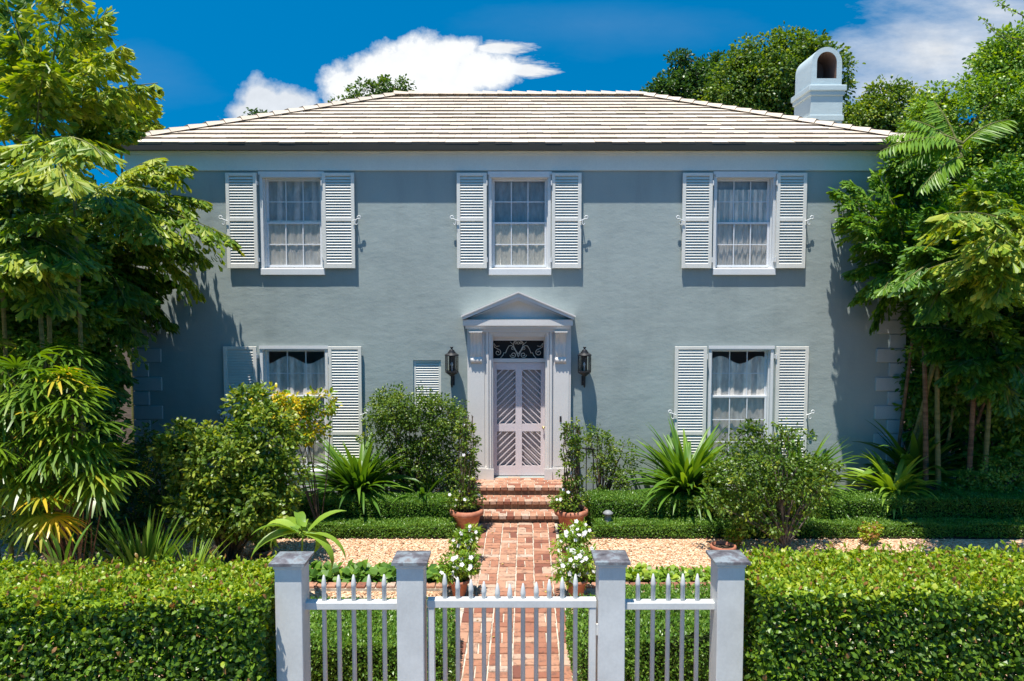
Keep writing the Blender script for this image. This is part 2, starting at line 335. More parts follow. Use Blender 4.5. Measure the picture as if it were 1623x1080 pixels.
def fast(name, V, Fc, mats, parent=None, loc=(0, 0, 0), t=None, mi=None, kind=None, smooth=False):
    V = np.asarray(V, np.float32).reshape(-1, 3) - np.array(loc, np.float32); Fc = np.asarray(Fc, np.int32); n, k = Fc.shape
    me = bpy.data.meshes.new(name); me.vertices.add(len(V)); me.vertices.foreach_set('co', V.ravel())
    me.loops.add(n * k); me.loops.foreach_set('vertex_index', Fc.ravel())
    me.polygons.add(n); me.polygons.foreach_set('loop_start', np.arange(0, n * k, k, dtype=np.int32))
    for m in (mats if isinstance(mats, (list, tuple)) else [mats]): me.materials.append(M[m])
    if mi is not None: me.polygons.foreach_set('material_index', np.asarray(mi, np.int32))
    a = me.attributes.new('t', 'FLOAT', 'FACE'); a.data.foreach_set('value', np.asarray(t if t is not None else np.full(n, .5), np.float32))
    me.polygons.foreach_set('use_smooth', np.full(n, smooth, bool))
    me.update(calc_edges=True); me.validate()
    o = reg(bpy.data.objects.new(name, me), parent, loc)
    if kind: o['kind'] = kind
    return o
def tagm(o, label, cat, group=None):
    o['label'] = label; o['category'] = cat
    if group: o['group'] = group
    return o
def nrm(a): return a / np.maximum(np.linalg.norm(a, axis=-1, keepdims=True), 1e-9)

# leaves -----------------------------------------------------------
def kites(P, D, N, L, Wd, fold=0.25, mid=0.45, curl=0.0):
    """n leaves: base P, direction D, normal N -> verts, tris"""
    n = len(P); D = nrm(D); Sd = nrm(np.cross(D, N)); N = np.cross(Sd, D)
    L = np.broadcast_to(L, (n,))[:, None]; Wd = np.broadcast_to(Wd, (n,))[:, None]
    a = P; c = P + D * L - N * L * curl
    m1 = P + D * L * mid + Sd * Wd * .5 + N * Wd * fold; m2 = P + D * L * mid - Sd * Wd * .5 + N * Wd * fold
    V = np.stack([a, m1, c, m2], 1).reshape(-1, 3)
    b = np.arange(n)[:, None] * 4
    Fc = np.concatenate([b + np.array([[0, 2, 1]]), b + np.array([[0, 3, 2]])], 1).reshape(-1, 3)
    return V, Fc
def leaves6(P, D, N, L, Wd, fold=0.2, curl=0.15):
    """rounder leaves, 6 verts 4 tris"""
    n = len(P); D = nrm(D); Sd = nrm(np.cross(D, N)); N = np.cross(Sd, D)
    L = np.broadcast_to(L, (n,))[:, None]; Wd = np.broadcast_to(Wd, (n,))[:, None]
    pts = [P]
    for k, wk in ((.3, .42), (.68, .46)):
        for sg in (1, -1): pts.append(P + D * L * k + Sd * Wd * wk * sg + N * (Wd * fold - L * curl * k * k))
    pts.append(P + D * L - N * L * curl)
    V = np.stack(pts, 1).reshape(-1, 3); b = np.arange(n)[:, None] * 6
    T = [[0, 2, 1], [1, 2, 3], [2, 4, 3], [3, 4, 5]]
    Fc = np.concatenate([b + np.array([q]) for q in T], 1).reshape(-1, 3)
    return V, Fc
def fish(P, D, N, L, Wd):
    """fishtail leaflets: wedge with ragged end, 5 verts 3 tris"""
    n = len(P); D = nrm(D); Sd = nrm(np.cross(D, N)); N = np.cross(Sd, D)
    L = np.broadcast_to(L, (n,))[:, None]; Wd = np.broadcast_to(Wd, (n,))[:, None]
    r = rng.uniform(.75, 1.1, (n, 3))
    pts = [P, P + D * L * r[:, :1] * .8 + Sd * Wd * .5 - N * Wd * .12, P + D * L * .88 + Sd * Wd * .16 + N * Wd * .06, P + D * L * r[:, 1:2] - Sd * Wd * .12, P + D * L * .72 * r[:, 2:3] - Sd * Wd * .5 - N * Wd * .15]
    V = np.stack(pts, 1).reshape(-1, 3); b = np.arange(n)[:, None] * 5
    Fc = np.concatenate([b + np.array([q]) for q in ([0, 2, 1], [0, 3, 2], [0, 4, 3])], 1).reshape(-1, 3)
    return V, Fc
def cat(parts):
    Vs, Fs, Ts = [], [], []; o = 0
    for V, Fc, T in parts:
        Vs.append(V); Fs.append(Fc + o); Ts.append(T); o += len(V)
    return np.concatenate(Vs), np.concatenate(Fs), np.concatenate(Ts)
def tt(n, k, base=0.45, sd=0.2): return np.repeat(np.clip(rng.normal(base, sd, n), 0, 1), k)
def lumps(P, sc=1.3, seed=0):
    """cheap smooth pseudo noise in -1..1"""
    r = np.random.default_rng(seed); o = np.zeros(len(P))
    for i in range(5):
        k = r.normal(0, sc, 3); o += np.sin(P @ k + r.uniform(0, 6.28))
    return o / 5
def unit(n):
    return nrm(rng.normal(0, 1, (n, 3)))

# clump crown: list of ellipsoids (c, r) ; leaves grouped in tufts
def crown(ells, nclump, per, rc, L, Wd, up=0.5, fn=leaves6, nface=4, base=0.5, sd=0.2, hollow=0.55, outward=0.7, flat=0.8):
    vol = np.array([e[1][0] * e[1][1] * e[1][2] for e in ells]) ** (2 / 3); idx = rng.choice(len(ells), nclump, p=vol / vol.sum())
    C = np.array([e[0] for e in ells], float)[idx]; Rr = np.array([e[1] for e in ells], float)[idx]
    d = unit(nclump); q = rng.uniform(hollow ** 3, 1, nclump) ** (1 / 3)
    lump = 1 + 0.16 * lumps(d * 3 + C, 1.2, 5)
    cc = C + d * Rr * (q * lump)[:, None]
    k = rng.poisson(per, nclump) + 3; ii = np.repeat(np.arange(nclump), k); n = len(ii)
    dd = unit(n); dd[:, 2] = dd[:, 2] * flat
    rr = rc * rng.uniform(.5, 1.15, nclump)[ii]
    P = cc[ii] + dd * (rr * rng.uniform(.3, 1, n))[:, None]
    D = nrm(dd * outward + d[ii] * .5 + unit(n) * .45 + np.array([0, 0, -.1]))
    N = nrm(unit(n) * .8 + np.array([0, 0, up]) + d[ii] * .6)
    sz = rng.uniform(.65, 1.2, n)
    V, Fc = fn(P, D, N, L * sz, Wd * sz)
    tb = np.clip(rng.normal(base, sd * .8, nclump), 0, 1)[ii]
    T = np.repeat(np.clip(tb + rng.normal(0, sd * .7, n), 0, 1), nface)
    return V, Fc, T, cc
def bez(a, b, c, n=8):
    a, b, c = Vector(a), Vector(b), Vector(c)
    return [a * (1 - s) ** 2 + b * 2 * s * (1 - s) + c * s * s for s in [i / (n - 1) for i in range(n)]]
def stems(mb, base, tips, r0, r1=0.004, jit=0.15, n=6, side=5, mi=0):
    base = Vector(base)
    for tp in tips:
        tp = Vector(tp); mid = (base + tp) / 2 + Vector((random.gauss(0, jit), random.gauss(0, jit), random.uniform(-.1, .2) * jit * 3))
        mid.x = base.x + (mid.x - base.x) * .7; mid.y = base.y + (mid.y - base.y) * .7
        pts = bez(base + Vector((random.gauss(0, r0), random.gauss(0, r0), 0)), mid, tp, n)
        mb.tube(pts, [r0 + (r1 - r0) * i / (n - 1) for i in range(n)], side, mi, cap=False)
def leafbox(x0, x1, y0, y1, z0, z1, n, L, Wd, und=0.05, fn=kites, nface=2, base=.5, sd=.22, topb=0.15, depth=.14, seed=1, open_=0.0, taper=0.0):
    """clipped hedge: leaves in the outer shell of a box"""
    A = np.array([(x1 - x0) * (z1 - z0), (x1 - x0) * (z1 - z0) * .6, (x1 - x0) * (y1 - y0) * 1.3, (y1 - y0) * (z1 - z0), (y1 - y0) * (z1 - z0)])
    f = rng.choice(5, n, p=A / A.sum()); u = rng.uniform(0, 1, (n, 2)); P = np.zeros((n, 3)); N = np.zeros((n, 3))
    def put(k, P_, N_): P[f == k] = P_[f == k]; N[f == k] = N_
    X = x0 + (x1 - x0) * u[:, 0]; Yy = y0 + (y1 - y0) * u[:, 0]; Z = z0 + (z1 - z0) * u[:, 1]
    e = np.ones(n)
    put(0, np.stack([X, y0 * e, Z], 1), (0, -1, 0)); put(1, np.stack([X, y1 * e, Z], 1), (0, 1, 0))
    put(2, np.stack([X, y0 + (y1 - y0) * u[:, 1], z1 * e], 1), (0, 0, 1)); put(3, np.stack([x0 * e, Yy, Z], 1), (-1, 0, 0)); put(4, np.stack([x1 * e, Yy, Z], 1), (1, 0, 0))
    lp = lumps(P, 2.2 / max(.25, min(1, (y1 - y0))), seed)
    ins = rng.exponential(depth * .4, n) - .02
    P = P + N * (lp * und - ins)[:, None]
    if open_ > 0:      # thin patches on the face
        keep = ~((f != 2) & (lumps(P, 3.0, seed + 9) > .35) & (rng.uniform(0, 1, n) < open_)); P, N, f = P[keep], N[keep], f[keep]; n = len(P)
    D = nrm(N * .5 + unit(n) * .75 + np.array([0, 0, .35])); Nn = nrm(N * .7 + unit(n) * .6 + np.array([0, 0, .35]))
    sz = rng.uniform(.5, 1.3, n)
    V, Fc = fn(P, D, Nn, L * sz, Wd * sz)
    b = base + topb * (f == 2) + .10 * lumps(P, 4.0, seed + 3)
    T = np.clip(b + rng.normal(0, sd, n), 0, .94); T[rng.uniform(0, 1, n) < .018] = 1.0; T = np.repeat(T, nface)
    return V, Fc, T

# ================================================================ GROUND
def sheet(name, x0, x1, y0, y1, z, m, nx=1, ny=1):
    mb = MB(); mb.face([(x0, y0, z), (x1, y0, z), (x1, y1, z), (x0, y1, z)]); return mb.build(name, m, kind='structure', recalc=False)
sheet('ground', -300, 300, -60, 500, -0.03, 'soil')
sheet('bounce_street', -60, 60, -14, 2.2, -0.024, 'pave')  # unseen street, laid with the pavement for its light bounce
sheet('bounce_pavement', -60, 60, 2.204, 4.3, -0.02, 'pave')  # out of view; added to bounce warm light onto the facade
sheet('gravel_path', -9.5, 9.5, 4.6, 10.93, -0.012, 'gravel')
sheet('garden_bed', -9.5, 9.5, 10.934, 13.0, 0.0, 'soil')
def pathx(y): return -0.15 + 0.0213 * y
# stones
def gravel(n):
    x = rng.uniform(-5.2, 6.8, n); y = rng.uniform(6.3, 10.92, n)
    keep = (abs(x - pathx(y)) > .72) & ~((y > 8.93) & (y < 9.62)); x, y = x[keep], y[keep]; n = len(x)
    s = rng.uniform(.007, .017, n); c = np.stack([x, y, rng.uniform(-.008, .002, n)], 1)
    a = rng.uniform(0, 6.28, n); ax = np.stack([np.cos(a), np.sin(a), rng.uniform(-.3, .3, n)], 1) * (s * rng.uniform(.9, 1.5, n))[:, None]
    ay = np.stack([-np.sin(a), np.cos(a), rng.uniform(-.3, .3, n)], 1) * (s * rng.uniform(.7, 1.1, n))[:, None]
    az = np.stack([0 * s, 0 * s, s * rng.uniform(.6, 1, n)], 1)
    V = np.stack([c + ax, c + ay, c - ax, c - ay, c + az], 1).reshape(-1, 3); b = np.arange(n)[:, None] * 5
    Fc = np.concatenate([b + np.array([q]) for q in ([0, 1, 4], [1, 2, 4], [2, 3, 4], [3, 0, 4])], 1).reshape(-1, 3)
    o = fast('gravel', V, Fc, 'stone', t=np.repeat(rng.uniform(0, 1, n), 4), kind='stuff')
    tagm(o, 'loose buff and orange pebbles covering the beds beside the brick path', 'gravel')
gravel(52000)
n = 150; x = rng.uniform(-3.2, 6, n); y = rng.uniform(7.5, 11.5, n); P = np.stack([x, y, np.where(abs(x - (-.15 + .0213 * y)) < .66, .036, .012)], 1); D = unit(n); D[:, 2] *= .15
V, Fc = kites(P, D, nrm(np.array([0, 0, 1.]) + unit(n) * .2), .05, .028); M['dead'] = tinted('dead_leaf', [(0, (.16, .08, .03)), (.6, (.36, .22, .08)), (1, (.45, .36, .1))], .7)
tagm(fast('fallen_leaves', V, Fc, 'dead', t=tt(n, 2, .5, .3), kind='stuff'), 'dry brown leaves scattered over gravel and brick path', 'leaves')
# brick path: basket weave between soldier edges
mb = MB()
y0, y1 = 3.2, 11.62
mb.face([(pathx(y0) - .64, y0, .012), (pathx(y0) + .64, y0, .012), (pathx(y1) + .64, y1, .012), (pathx(y1) - .64, y1, .012)], 1)
MOD = .241
def brick(cx, cy, lx, ly, z=.012, h=.016):
    a = random.gauss(0, .012); ca, sa = math.cos(a), math.sin(a); q = .006
    lx -= random.uniform(.010, .022); ly -= random.uniform(.010, .022); zt = z + h + random.gauss(0, .002); tx = random.gauss(0, .0015)
    t = min(1, max(0, random.betavariate(2.4, 2.0)))
    def P(x, y, zz): return (cx + x * ca - y * sa, cy + x * sa + y * ca, zz + tx * (1 if x > 0 else -1) * (zz > z))
    hx, hy = lx / 2, ly / 2
    cq = [random.uniform(.4, 2.2) * q for _ in range(4)]
    ring = [(-hx + cq[0], -hy), (hx - cq[1], -hy), (hx, -hy + cq[1]), (hx, hy - cq[2]), (hx - cq[2], hy), (-hx + cq[3], hy), (-hx, hy - cq[3]), (-hx, -hy + cq[0])]
    top = [P(x * .96, y * .96, zt) for x, y in ring]; mid = [P(x, y, zt - .006) for x, y in ring]; bot = [P(x, y, z - .002) for x, y in ring]
    mb.face(top, 0, t)
    b = len(mb.v)
    for A, B in ((mid, top), (bot, mid)):
        for k in range(8): mb.face([A[k], A[(k + 1) % 8], B[(k + 1) % 8], B[k]], 0, t)
ny = int((y1 - y0) / MOD)
for j in range(ny):
    cy = y1 - (j + .5) * MOD; px_ = pathx(cy)
    for i in range(4):
        cx = px_ + (i - 1.5) * MOD
        if (i + j) % 2:
            brick(cx - MOD / 4, cy, MOD / 2, MOD); brick(cx + MOD / 4, cy, MOD / 2, MOD)
        else:
            brick(cx, cy - MOD / 4, MOD, MOD / 2); brick(cx, cy + MOD / 4, MOD, MOD / 2)
    for sd in (-1, 1): brick(px_ + sd * (2 * MOD + MOD / 4), cy, MOD / 2, MOD)
mb.build('brick_path', ['brick', 'mortar'], kind='structure', recalc=False)
# brick edging strips
def edging(xa, xb, y, yw, label):
    global mb
    mb = MB(); mb.box(xa, xb, y, y + yw, -.012, .022, 1)
    n = int((xb - xa) / .125)
    for k in range(n): brick(xa + (k + .5) * (xb - xa) / n, y + yw / 2, (xb - xa) / n, yw, .022, .03)
    tagm(mb.build('brick_edging', ['brick', 'mortar'], recalc=False), label, 'edging', 'brick edging rows of the planting strip')
edging(-5.5, -.72, 9.47, .14, 'row of bricks edging far side of lily strip, left of path')
edging(-5.5, -.72, 8.95, .15, 'row of bricks edging near side of lily strip, left of path')
edging(.75, 6.5, 9.47, .14, 'row of bricks edging far side of planting strip, right of path')
edging(.75, 6.5, 8.95, .15, 'row of bricks edging near side of planting strip, right of path')
mb = MB()
for xa, xb in ((-5.5, -.73), (.76, 6.5)): mb.face([(xa, 9.1, .0), (xb, 9.1, .0), (xb, 9.46, .0), (xa, 9.46, .0)])
mb.build('planting_strip', 'soil', kind='structure', recalc=False)

# steps ---------------------------------------------------------------
SX = .16
steps = thing('brick_steps', 'three brick steps with mossy risers leading up to front door', 'steps', (SX, 11.9, 0))
def tread(y0, y1, z, hw, rows, mixc):
    """tread slab with a nosing of header bricks"""
    global mb
    mb = MB(); mb.box(SX - hw, SX + hw, y0 + .035, y1, z - .14, z - .012, 1, .5)
    n = int(2 * hw / .118); wd = 2 * hw / n
    for k in range(n):
        t = min(1, max(0, random.betavariate(2.6, 1.8)))
        mb.box(SX - hw + k * wd + .006, SX - hw + (k + 1) * wd - .006, y0 + random.uniform(-.004, .004), y0 + .135, z - .062, z + random.gauss(0, .002), 0, t, .007)
    ya = y0 + .147
    for r in range(rows):
        off = (r % 2) * wd / 2; wide = 2 * wd if r % 2 == 0 and mixc else wd
        k = -off; dep = .118 if not mixc else .118
        while k < 2 * hw - .05:
            xa = max(0, k); xb = min(2 * hw, k + wide)
            if xb - xa > .03:
                mb.box(SX - hw + xa + .006, SX - hw + xb - .006, ya, ya + dep - .01, z - .05, z + random.gauss(0, .0015), 0, min(1, random.betavariate(3, 1.8)), .005)
            k += wide
        ya += dep
    mb.face([(SX - hw, y0 + .02, z - .011), (SX + hw, y0 + .02, z - .011), (SX + hw, y1, z - .011), (SX - hw, y1, z - .011)], 2)
    return mb.build('tread', ['brick', 'riser', 'mortar'], steps, (SX, y0, z), recalc=False)
tread(11.62, 12.0, .14, .87, 2, False); tread(11.98, 12.37, .28, .89, 2, False); tread(12.34, 13.1, .42, .95, 5, True)
mb = MB(); mb.box(SX - .84, SX + .84, 12.4, 13.0, 0, .40, 0, .5); mb.build('base', ['riser'], steps, (SX, 12.6, 0))

# ================================================================ HOUSE
YW = 13.0; HC = .12; HX0, HX1 = HC - 6.92, HC + 6.92; HD = 8.3
house = thing('house', 'two storey blue grey stucco house with white shutters and pale tiled hip roof', 'house', (HC, YW, 0))
ZF = WZ(271, YW); ZE = WZ(229.5, 12.80); ZFT = WZ(242.5, YW)
# windows: (frame px rect)
wins = []
def win(px0, px1, py0, py1): return [WX(px0, (py0 + py1) / 2, YW), WX(px1, (py0 + py1) / 2, YW), WZ(py1, YW), WZ(py0, YW)]
UP = [win(413, 514, 277, 426), win(774.5, 873, 277, 426), win(1130.5, 1229, 277, 426)]
LO = [win(414, 521, 550, 744), win(1122, 1224, 550, 744)]
VENT = win(655, 699, 571, 650)
DOOR = [WX(768, 650, YW), WX(876, 650, YW), .42, WZ(530, YW)]
holes = UP + LO + [VENT, DOOR]
def wall_cells(mb, X0, X1, Z0, Z1, holes, y, rec):
    xs = sorted({X0, X1, *[h[0] for h in holes], *[h[1] for h in holes]}); zs = sorted({Z0, Z1, *[h[2] for h in holes], *[h[3] for h in holes]})
    for i in range(len(xs) - 1):
        for j in range(len(zs) - 1):
            cx, cz = (xs[i] + xs[i + 1]) / 2, (zs[j] + zs[j + 1]) / 2
            if any(h[0] < cx < h[1] and h[2] < cz < h[3] for h in holes): continue
            mb.face([(xs[i], y, zs[j]), (xs[i + 1], y, zs[j]), (xs[i + 1], y, zs[j + 1]), (xs[i], y, zs[j + 1])])
    for a, b, c, d in holes:
        mb.face([(a, y, c), (a, y + rec, c), (a, y + rec, d), (a, y, d)]); mb.face([(b, y, c), (b, y, d), (b, y + rec, d), (b, y + rec, c)])
        mb.face([(a, y, d), (a, y + rec, d), (b, y + rec, d), (b, y, d)]); mb.face([(a, y, c), (b, y, c), (b, y + rec, c), (a, y + rec, c)])
mb = MB(); wall_cells(mb, HX0, HX1, -.03, ZFT + .1, holes, YW, .24)
for a, b in (((HX0, YW), (HX0, YW + HD)), ((HX0, YW + HD), (HX1, YW + HD)), ((HX1, YW + HD), (HX1, YW))):
    mb.face([(*a, -.03), (*b, -.03), (*b, ZFT + .1), (*a, ZFT + .1)])
# plain interior so that the rooms are dark but closed
mb.build('wall', 'wall', house, (HC, YW, 0), recalc=False)
mb = MB(); mb.face([(HX0 + .1, YW + 1.6, 0), (HX1 - .1, YW + 1.6, 0), (HX1 - .1, YW + 1.6, ZFT), (HX0 + .1, YW + 1.6, ZFT)])
mb.face([(HX0 + .1, YW + .25, 3.4), (HX1 - .1, YW + .25, 3.4), (HX1 - .1, YW + 1.6, 3.4), (HX0 + .1, YW + 1.6, 3.4)])
mb.build('room_partition', 'inner', house, (HC, YW + 1.6, 0), recalc=False)
# frieze and mouldings
mb = MB(); mb.box(HX0 - .035, HX1 + .035, YW - .035, YW + HD + .035, ZF, ZFT - .004, 0)
mb.box(HX0 - .05, HX1 + .05, YW - .05, YW - .034, ZF + .33, ZF + .36)
mb.box(HX0 - .10, HX1 + .10, YW - .10, YW + HD + .1, ZFT - .002, ZFT + .045)
mb.box(HX0 - .06, HX1 + .06, YW - .06, YW + HD + .06, ZFT - .045, ZFT - .003)
fz = mb.build('frieze', 'frieze', house, (HC, YW, ZF))
# quoins
for sx, nm in ((HX0, 1), (HX1, -1)):
    z = WZ(710, YW); k = 0; ht = .258
    z -= 2 * ht
    while z + ht < ZF - .02:
        wd = .50 if k % 2 == 0 else .27
        xa, xb = (sx - .022, sx + wd) if nm > 0 else (sx - wd, sx + .022)
        mb = MB(); mb.box(xa, xb, YW - .028 - .003 * (k % 2), YW + (.27 if k % 2 == 0 else .5), z + .007, z + ht - .007, 0, .5, .009)
        mb.build('quoin', 'quoin', house, ((xa + xb) / 2, YW, z), recalc=False)
        z += ht; k += 1
# roof
RX0, RX1, RY0, RY1 = HC - 7.13, HC + 7.17, YW - .20, YW + HD + .20
RDEP = RY1 - RY0; RYM = (RY0 + RY1) / 2
ridL, ridR = WX(625, 153, RYM), WX(1022, 153, RYM); ZR = WZ(153, RYM) - .02
roof_mb = MB()
C0, C1, C2, C3 = Vector((RX0, RY0, ZE)), Vector((RX1, RY0, ZE)), Vector((RX1, RY1, ZE)), Vector((RX0, RY1, ZE))
G0, G1 = Vector((ridL, RYM, ZR)), Vector((ridR, RYM, ZR))
def slope(a, b, ra, rb, n):
    """a,b eave corners; ra,rb ridge ends above a and b"""
    roof_mb.face([a, b, rb, ra] if (ra - rb).length > .01 else [a, b, ra], 1, .3)
    ax = (b - a).normalized(); nr = ax.cross((ra - a)).normalized()
    if nr.z < 0: nr = -nr
    L0 = (b - a).length
    up = (ra - a) - ax * (ra - a).dot(ax); H = up.length; up = up.normalized()
    sa = (ra - a).dot(ax) / H; sb = (rb - b).dot(ax) / H
    wt = .29
    for j in range(n):
        v0 = H * j / n; v1 = H * (j + 1) / n + .05 if j < n - 1 else H
        xl0, xr0 = sa * v0, L0 + sb * v0; xl1, xr1 = sa * v1, L0 + sb * v1
        x = math.floor(xl0 / wt) * wt + (j % 2) * wt / 2 + random.uniform(-.05, .05) - wt
        wob = random.uniform(-.004, .004)
        while x < xr0:
            c = [(max(x + .002, xl0), v0), (min(x + wt - .002, xr0), v0), (min(max(x + wt - .002, xl1), xr1), v1), (max(min(x + .002, xr1), xl1), v1)]
            if c[1][0] - c[0][0] > .01:
                h0 = .050 + random.gauss(0, .0025) + wob; h1 = .012; t = min(1, max(0, random.gauss(.6, .22)))
                dj = random.gauss(0, .003)
                q = [a + ax * u + up * (v + (dj if v == v0 else 0)) + nr * (h0 if v == v0 else h1) for u, v in c]
                if c[2][0] - c[3][0] > .01: roof_mb.face(q, 0, t)
                else: roof_mb.face(q[:3], 0, t)
                e0 = a + ax * c[0][0] + up * (v0 + dj); e1 = a + ax * c[1][0] + up * (v0 + dj)
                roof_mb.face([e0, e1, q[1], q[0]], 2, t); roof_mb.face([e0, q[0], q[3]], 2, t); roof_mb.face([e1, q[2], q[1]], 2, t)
            x += wt
NR = 13
slope(C0, C1, G0, G1, NR); slope(C1, C2, G1, G1, NR); slope(C2, C3, G1, G0, NR); slope(C3, C0, G0, G0, NR)
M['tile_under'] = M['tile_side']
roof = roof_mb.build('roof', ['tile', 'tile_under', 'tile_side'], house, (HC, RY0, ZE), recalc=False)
mb = MB()
def caps(p, q, n):
    d = (q - p) / n; dn = d.normalized(); s = dn.cross(Vector((0, 0, 1))).normalized(); u = s.cross(dn).normalized()
    for k in range(n):
        a = p + d * k; b = p + d * (k + 1.12); t = min(1, max(0, random.gauss(.65, .2)))
        r0, r1 = .125 + random.gauss(0, .004), .105
        A = [a + s * r0 + u * .0, a + s * r0 * .6 + u * .085, a - s * r0 * .6 + u * .085, a - s * r0 + u * .0]
        B = [b + s * r1 + u * -.0, b + s * r1 * .6 + u * .052, b - s * r1 * .6 + u * .052, b - s * r1 + u * -.0]
        for i in range(3): mb.face([A[i], A[i + 1], B[i + 1], B[i]], 0, t)
        mb.face(A[::-1], 1, t)
for c, g in ((C0, G0), (C1, G1), (C2, G1), (C3, G0)):
    caps(c + Vector((0, 0, .03)), g + Vector((0, 0, .04)), 18)
caps(G0 + Vector((0, 0, .05)), G1 + Vector((0, 0, .05)), 17)
mb.build('ridge_caps', ['tile', 'tile_side'], roof, (HC, RYM, ZR))
# gutter + soffit
mb = MB(); g0, g1 = WZ(238, RY0), ZE + .012
for x0, x1, y0_, y1_ in ((RX0 - .01, RX1 + .01, RY0 - .01, RY0 + .05), (RX0 - .01, RX1 + .01, RY1 - .05, RY1 + .01), (RX0 - .01, RX0 + .05, RY0 + .051, RY1 - .051), (RX1 - .05, RX1 + .01, RY0 + .051, RY1 - .051)):
    mb.box(x0, x1, y0_, y1_, g0, g1); mb.box(x0 - .012, x1 + .012, y0_ - .012, y1_ + .012, g0 - .003, g0 + .03) if y0_ < RY0 + .04 and x1 - x0 > 1 else None
mb.build('gutter', 'gutter', house, (HC, RY0, g0))
mb = MB(); mb.box(RX0 + .06, RX1 - .06, RY0 + .052, RY1 - .052, g0 + .02, g0 + .05); mb.build('soffit', 'frieze', house, (HC, RY0, g0))
# chimney
CX0, CX1, CY0, CY1 = 6.19, 6.85, 15.3, 16.2
def cz(py): return WZ(py, CY0)
chim = MB(); chim.box(CX0, CX1, CY0, CY1, ZE - .2, cz(184), 0, .5, .01)
ch = chim.build('chimney', 'chim', house, (CX0 + .3, CY0, ZE))
WL[ch.name] = Vector((CX0 + .3, CY0, ZE))
mb = MB(); e = .05
mb.box(CX0 - .025, CX1 + .025, CY0 - .025, CY1 + .025, cz(192), cz(184) + .02, 0, .5, .012)
mb.box(CX0, CX1, CY0, CY1, cz(184) + .02, cz(150), 0, .5, .005)
mb.box(CX0 - .03, CX1 + .03, CY0 - .03, CY1 + .03, cz(152), cz(144), 0, .5, .012)
mb.box(CX0 - .06, CX1 + .06, CY0 - .06, CY1 + .06, cz(145), cz(135.5), 0, .5, .015)
mb.build('chimney_bands', 'chim', ch, (CX0 + .3, CY0, cz(150)))
# barrel hood with open arched front
mb = MB(); hw = .315; hc = (CX0 + CX1) / 2 - .01; zb = cz(136); zs = cz(100); rad = hw; iw = .205
def arch(w_, zs_, zb_, n=16, rz=None):
    rz = rz or w_
    return [(-w_, zb_)] + [(-w_ * math.cos(math.pi * k / n), zs_ + rz * math.sin(math.pi * k / n)) for k in range(n + 1)] + [(w_, zb_)]
yf, yb_ = CY0 + .02, CY1 - .02
out_f = arch(hw, zs, zb, 16, .33); out_b = arch(hw, zs, zb, 16, .33); in_f = arch(iw, zs + .02, cz(124), 16, .215)
out_f_ = [(hc + x, yf, z) for x, z in out_f]; out_b_ = [(hc + x, yb_, z) for x, z in out_b]
inn_f = [(hc + x, yf, z) for x, z in in_f]; inn_b = [(hc + x * .92, yb_ - .25, z) for x, z in in_f]
mb.grid([out_f_, out_b_], 0); n_ = len(out_f_)
mb.grid([[(p[0], p[1], p[2]) for p in out_f_], inn_f], 0, sm=False); mb.grid([inn_f, inn_b], 1)
mb.face([out_f_[0], inn_f[0], inn_f[-1], out_f_[-1]], 0); mb.face([inn_f[0], inn_b[0], inn_b[-1], inn_f[-1]], 1); mb.face(inn_b, 1); mb.face(out_b_, 0)
mb.build('chimney_hood', ['chim', 'soot'], ch, (hc, CY0, zb), recalc=False)

# ---- windows
def sash_bars(mb, x0, x1, z0, z1, y, nc, nr, fw=.036, mw=.017, th=.035):
    mb.box(x0, x1, y, y + th, z0, z0 + fw * 1.1); mb.box(x0, x1, y, y + th, z1 - fw, z1); mb.box(x0, x0 + fw, y + .001, y + th - .001, z0 + fw * 1.1, z1 - fw); mb.box(x1 - fw, x1, y + .001, y + th - .001, z0 + fw * 1.1, z1 - fw)
    a, b, c, d = x0 + fw, x1 - fw, z0 + fw * 1.1, z1 - fw
    for i in range(1, nc): xx = a + (b - a) * i / nc; mb.box(xx - mw / 2, xx + mw / 2, y + .006, y + th - .006, c, d)
    for j in range(1, nr): zz_ = c + (d - c) * j / nr; mb.box(a, b, y + .008, y + th - .008, zz_ - mw / 2, zz_ + mw / 2)
def curtain(x0, x1, z0, z1, y, amp, nf, parent, m, sag=None):
    rows = []; n = 90
    for j in range(14):
        s = j / 13; row = []
        for i in range(n + 1):
            u = i / n; zt = z1 - (sag(u) if sag else 0); z = z0 + (zt - z0) * s
            row.append((x0 + (x1 - x0) * u, y + amp * (math.sin(u * nf * 6.28 + .8 * math.sin(3 * s)) * .6 + math.sin(u * nf * 14.1 + 1) * .4) * (1 - .4 * s), z))
        rows.append(row)
    mb = MB(); mb.grid(rows, 0); return mb.build('curtain', m, parent, ((x0 + x1) / 2, y, z0), recalc=False)
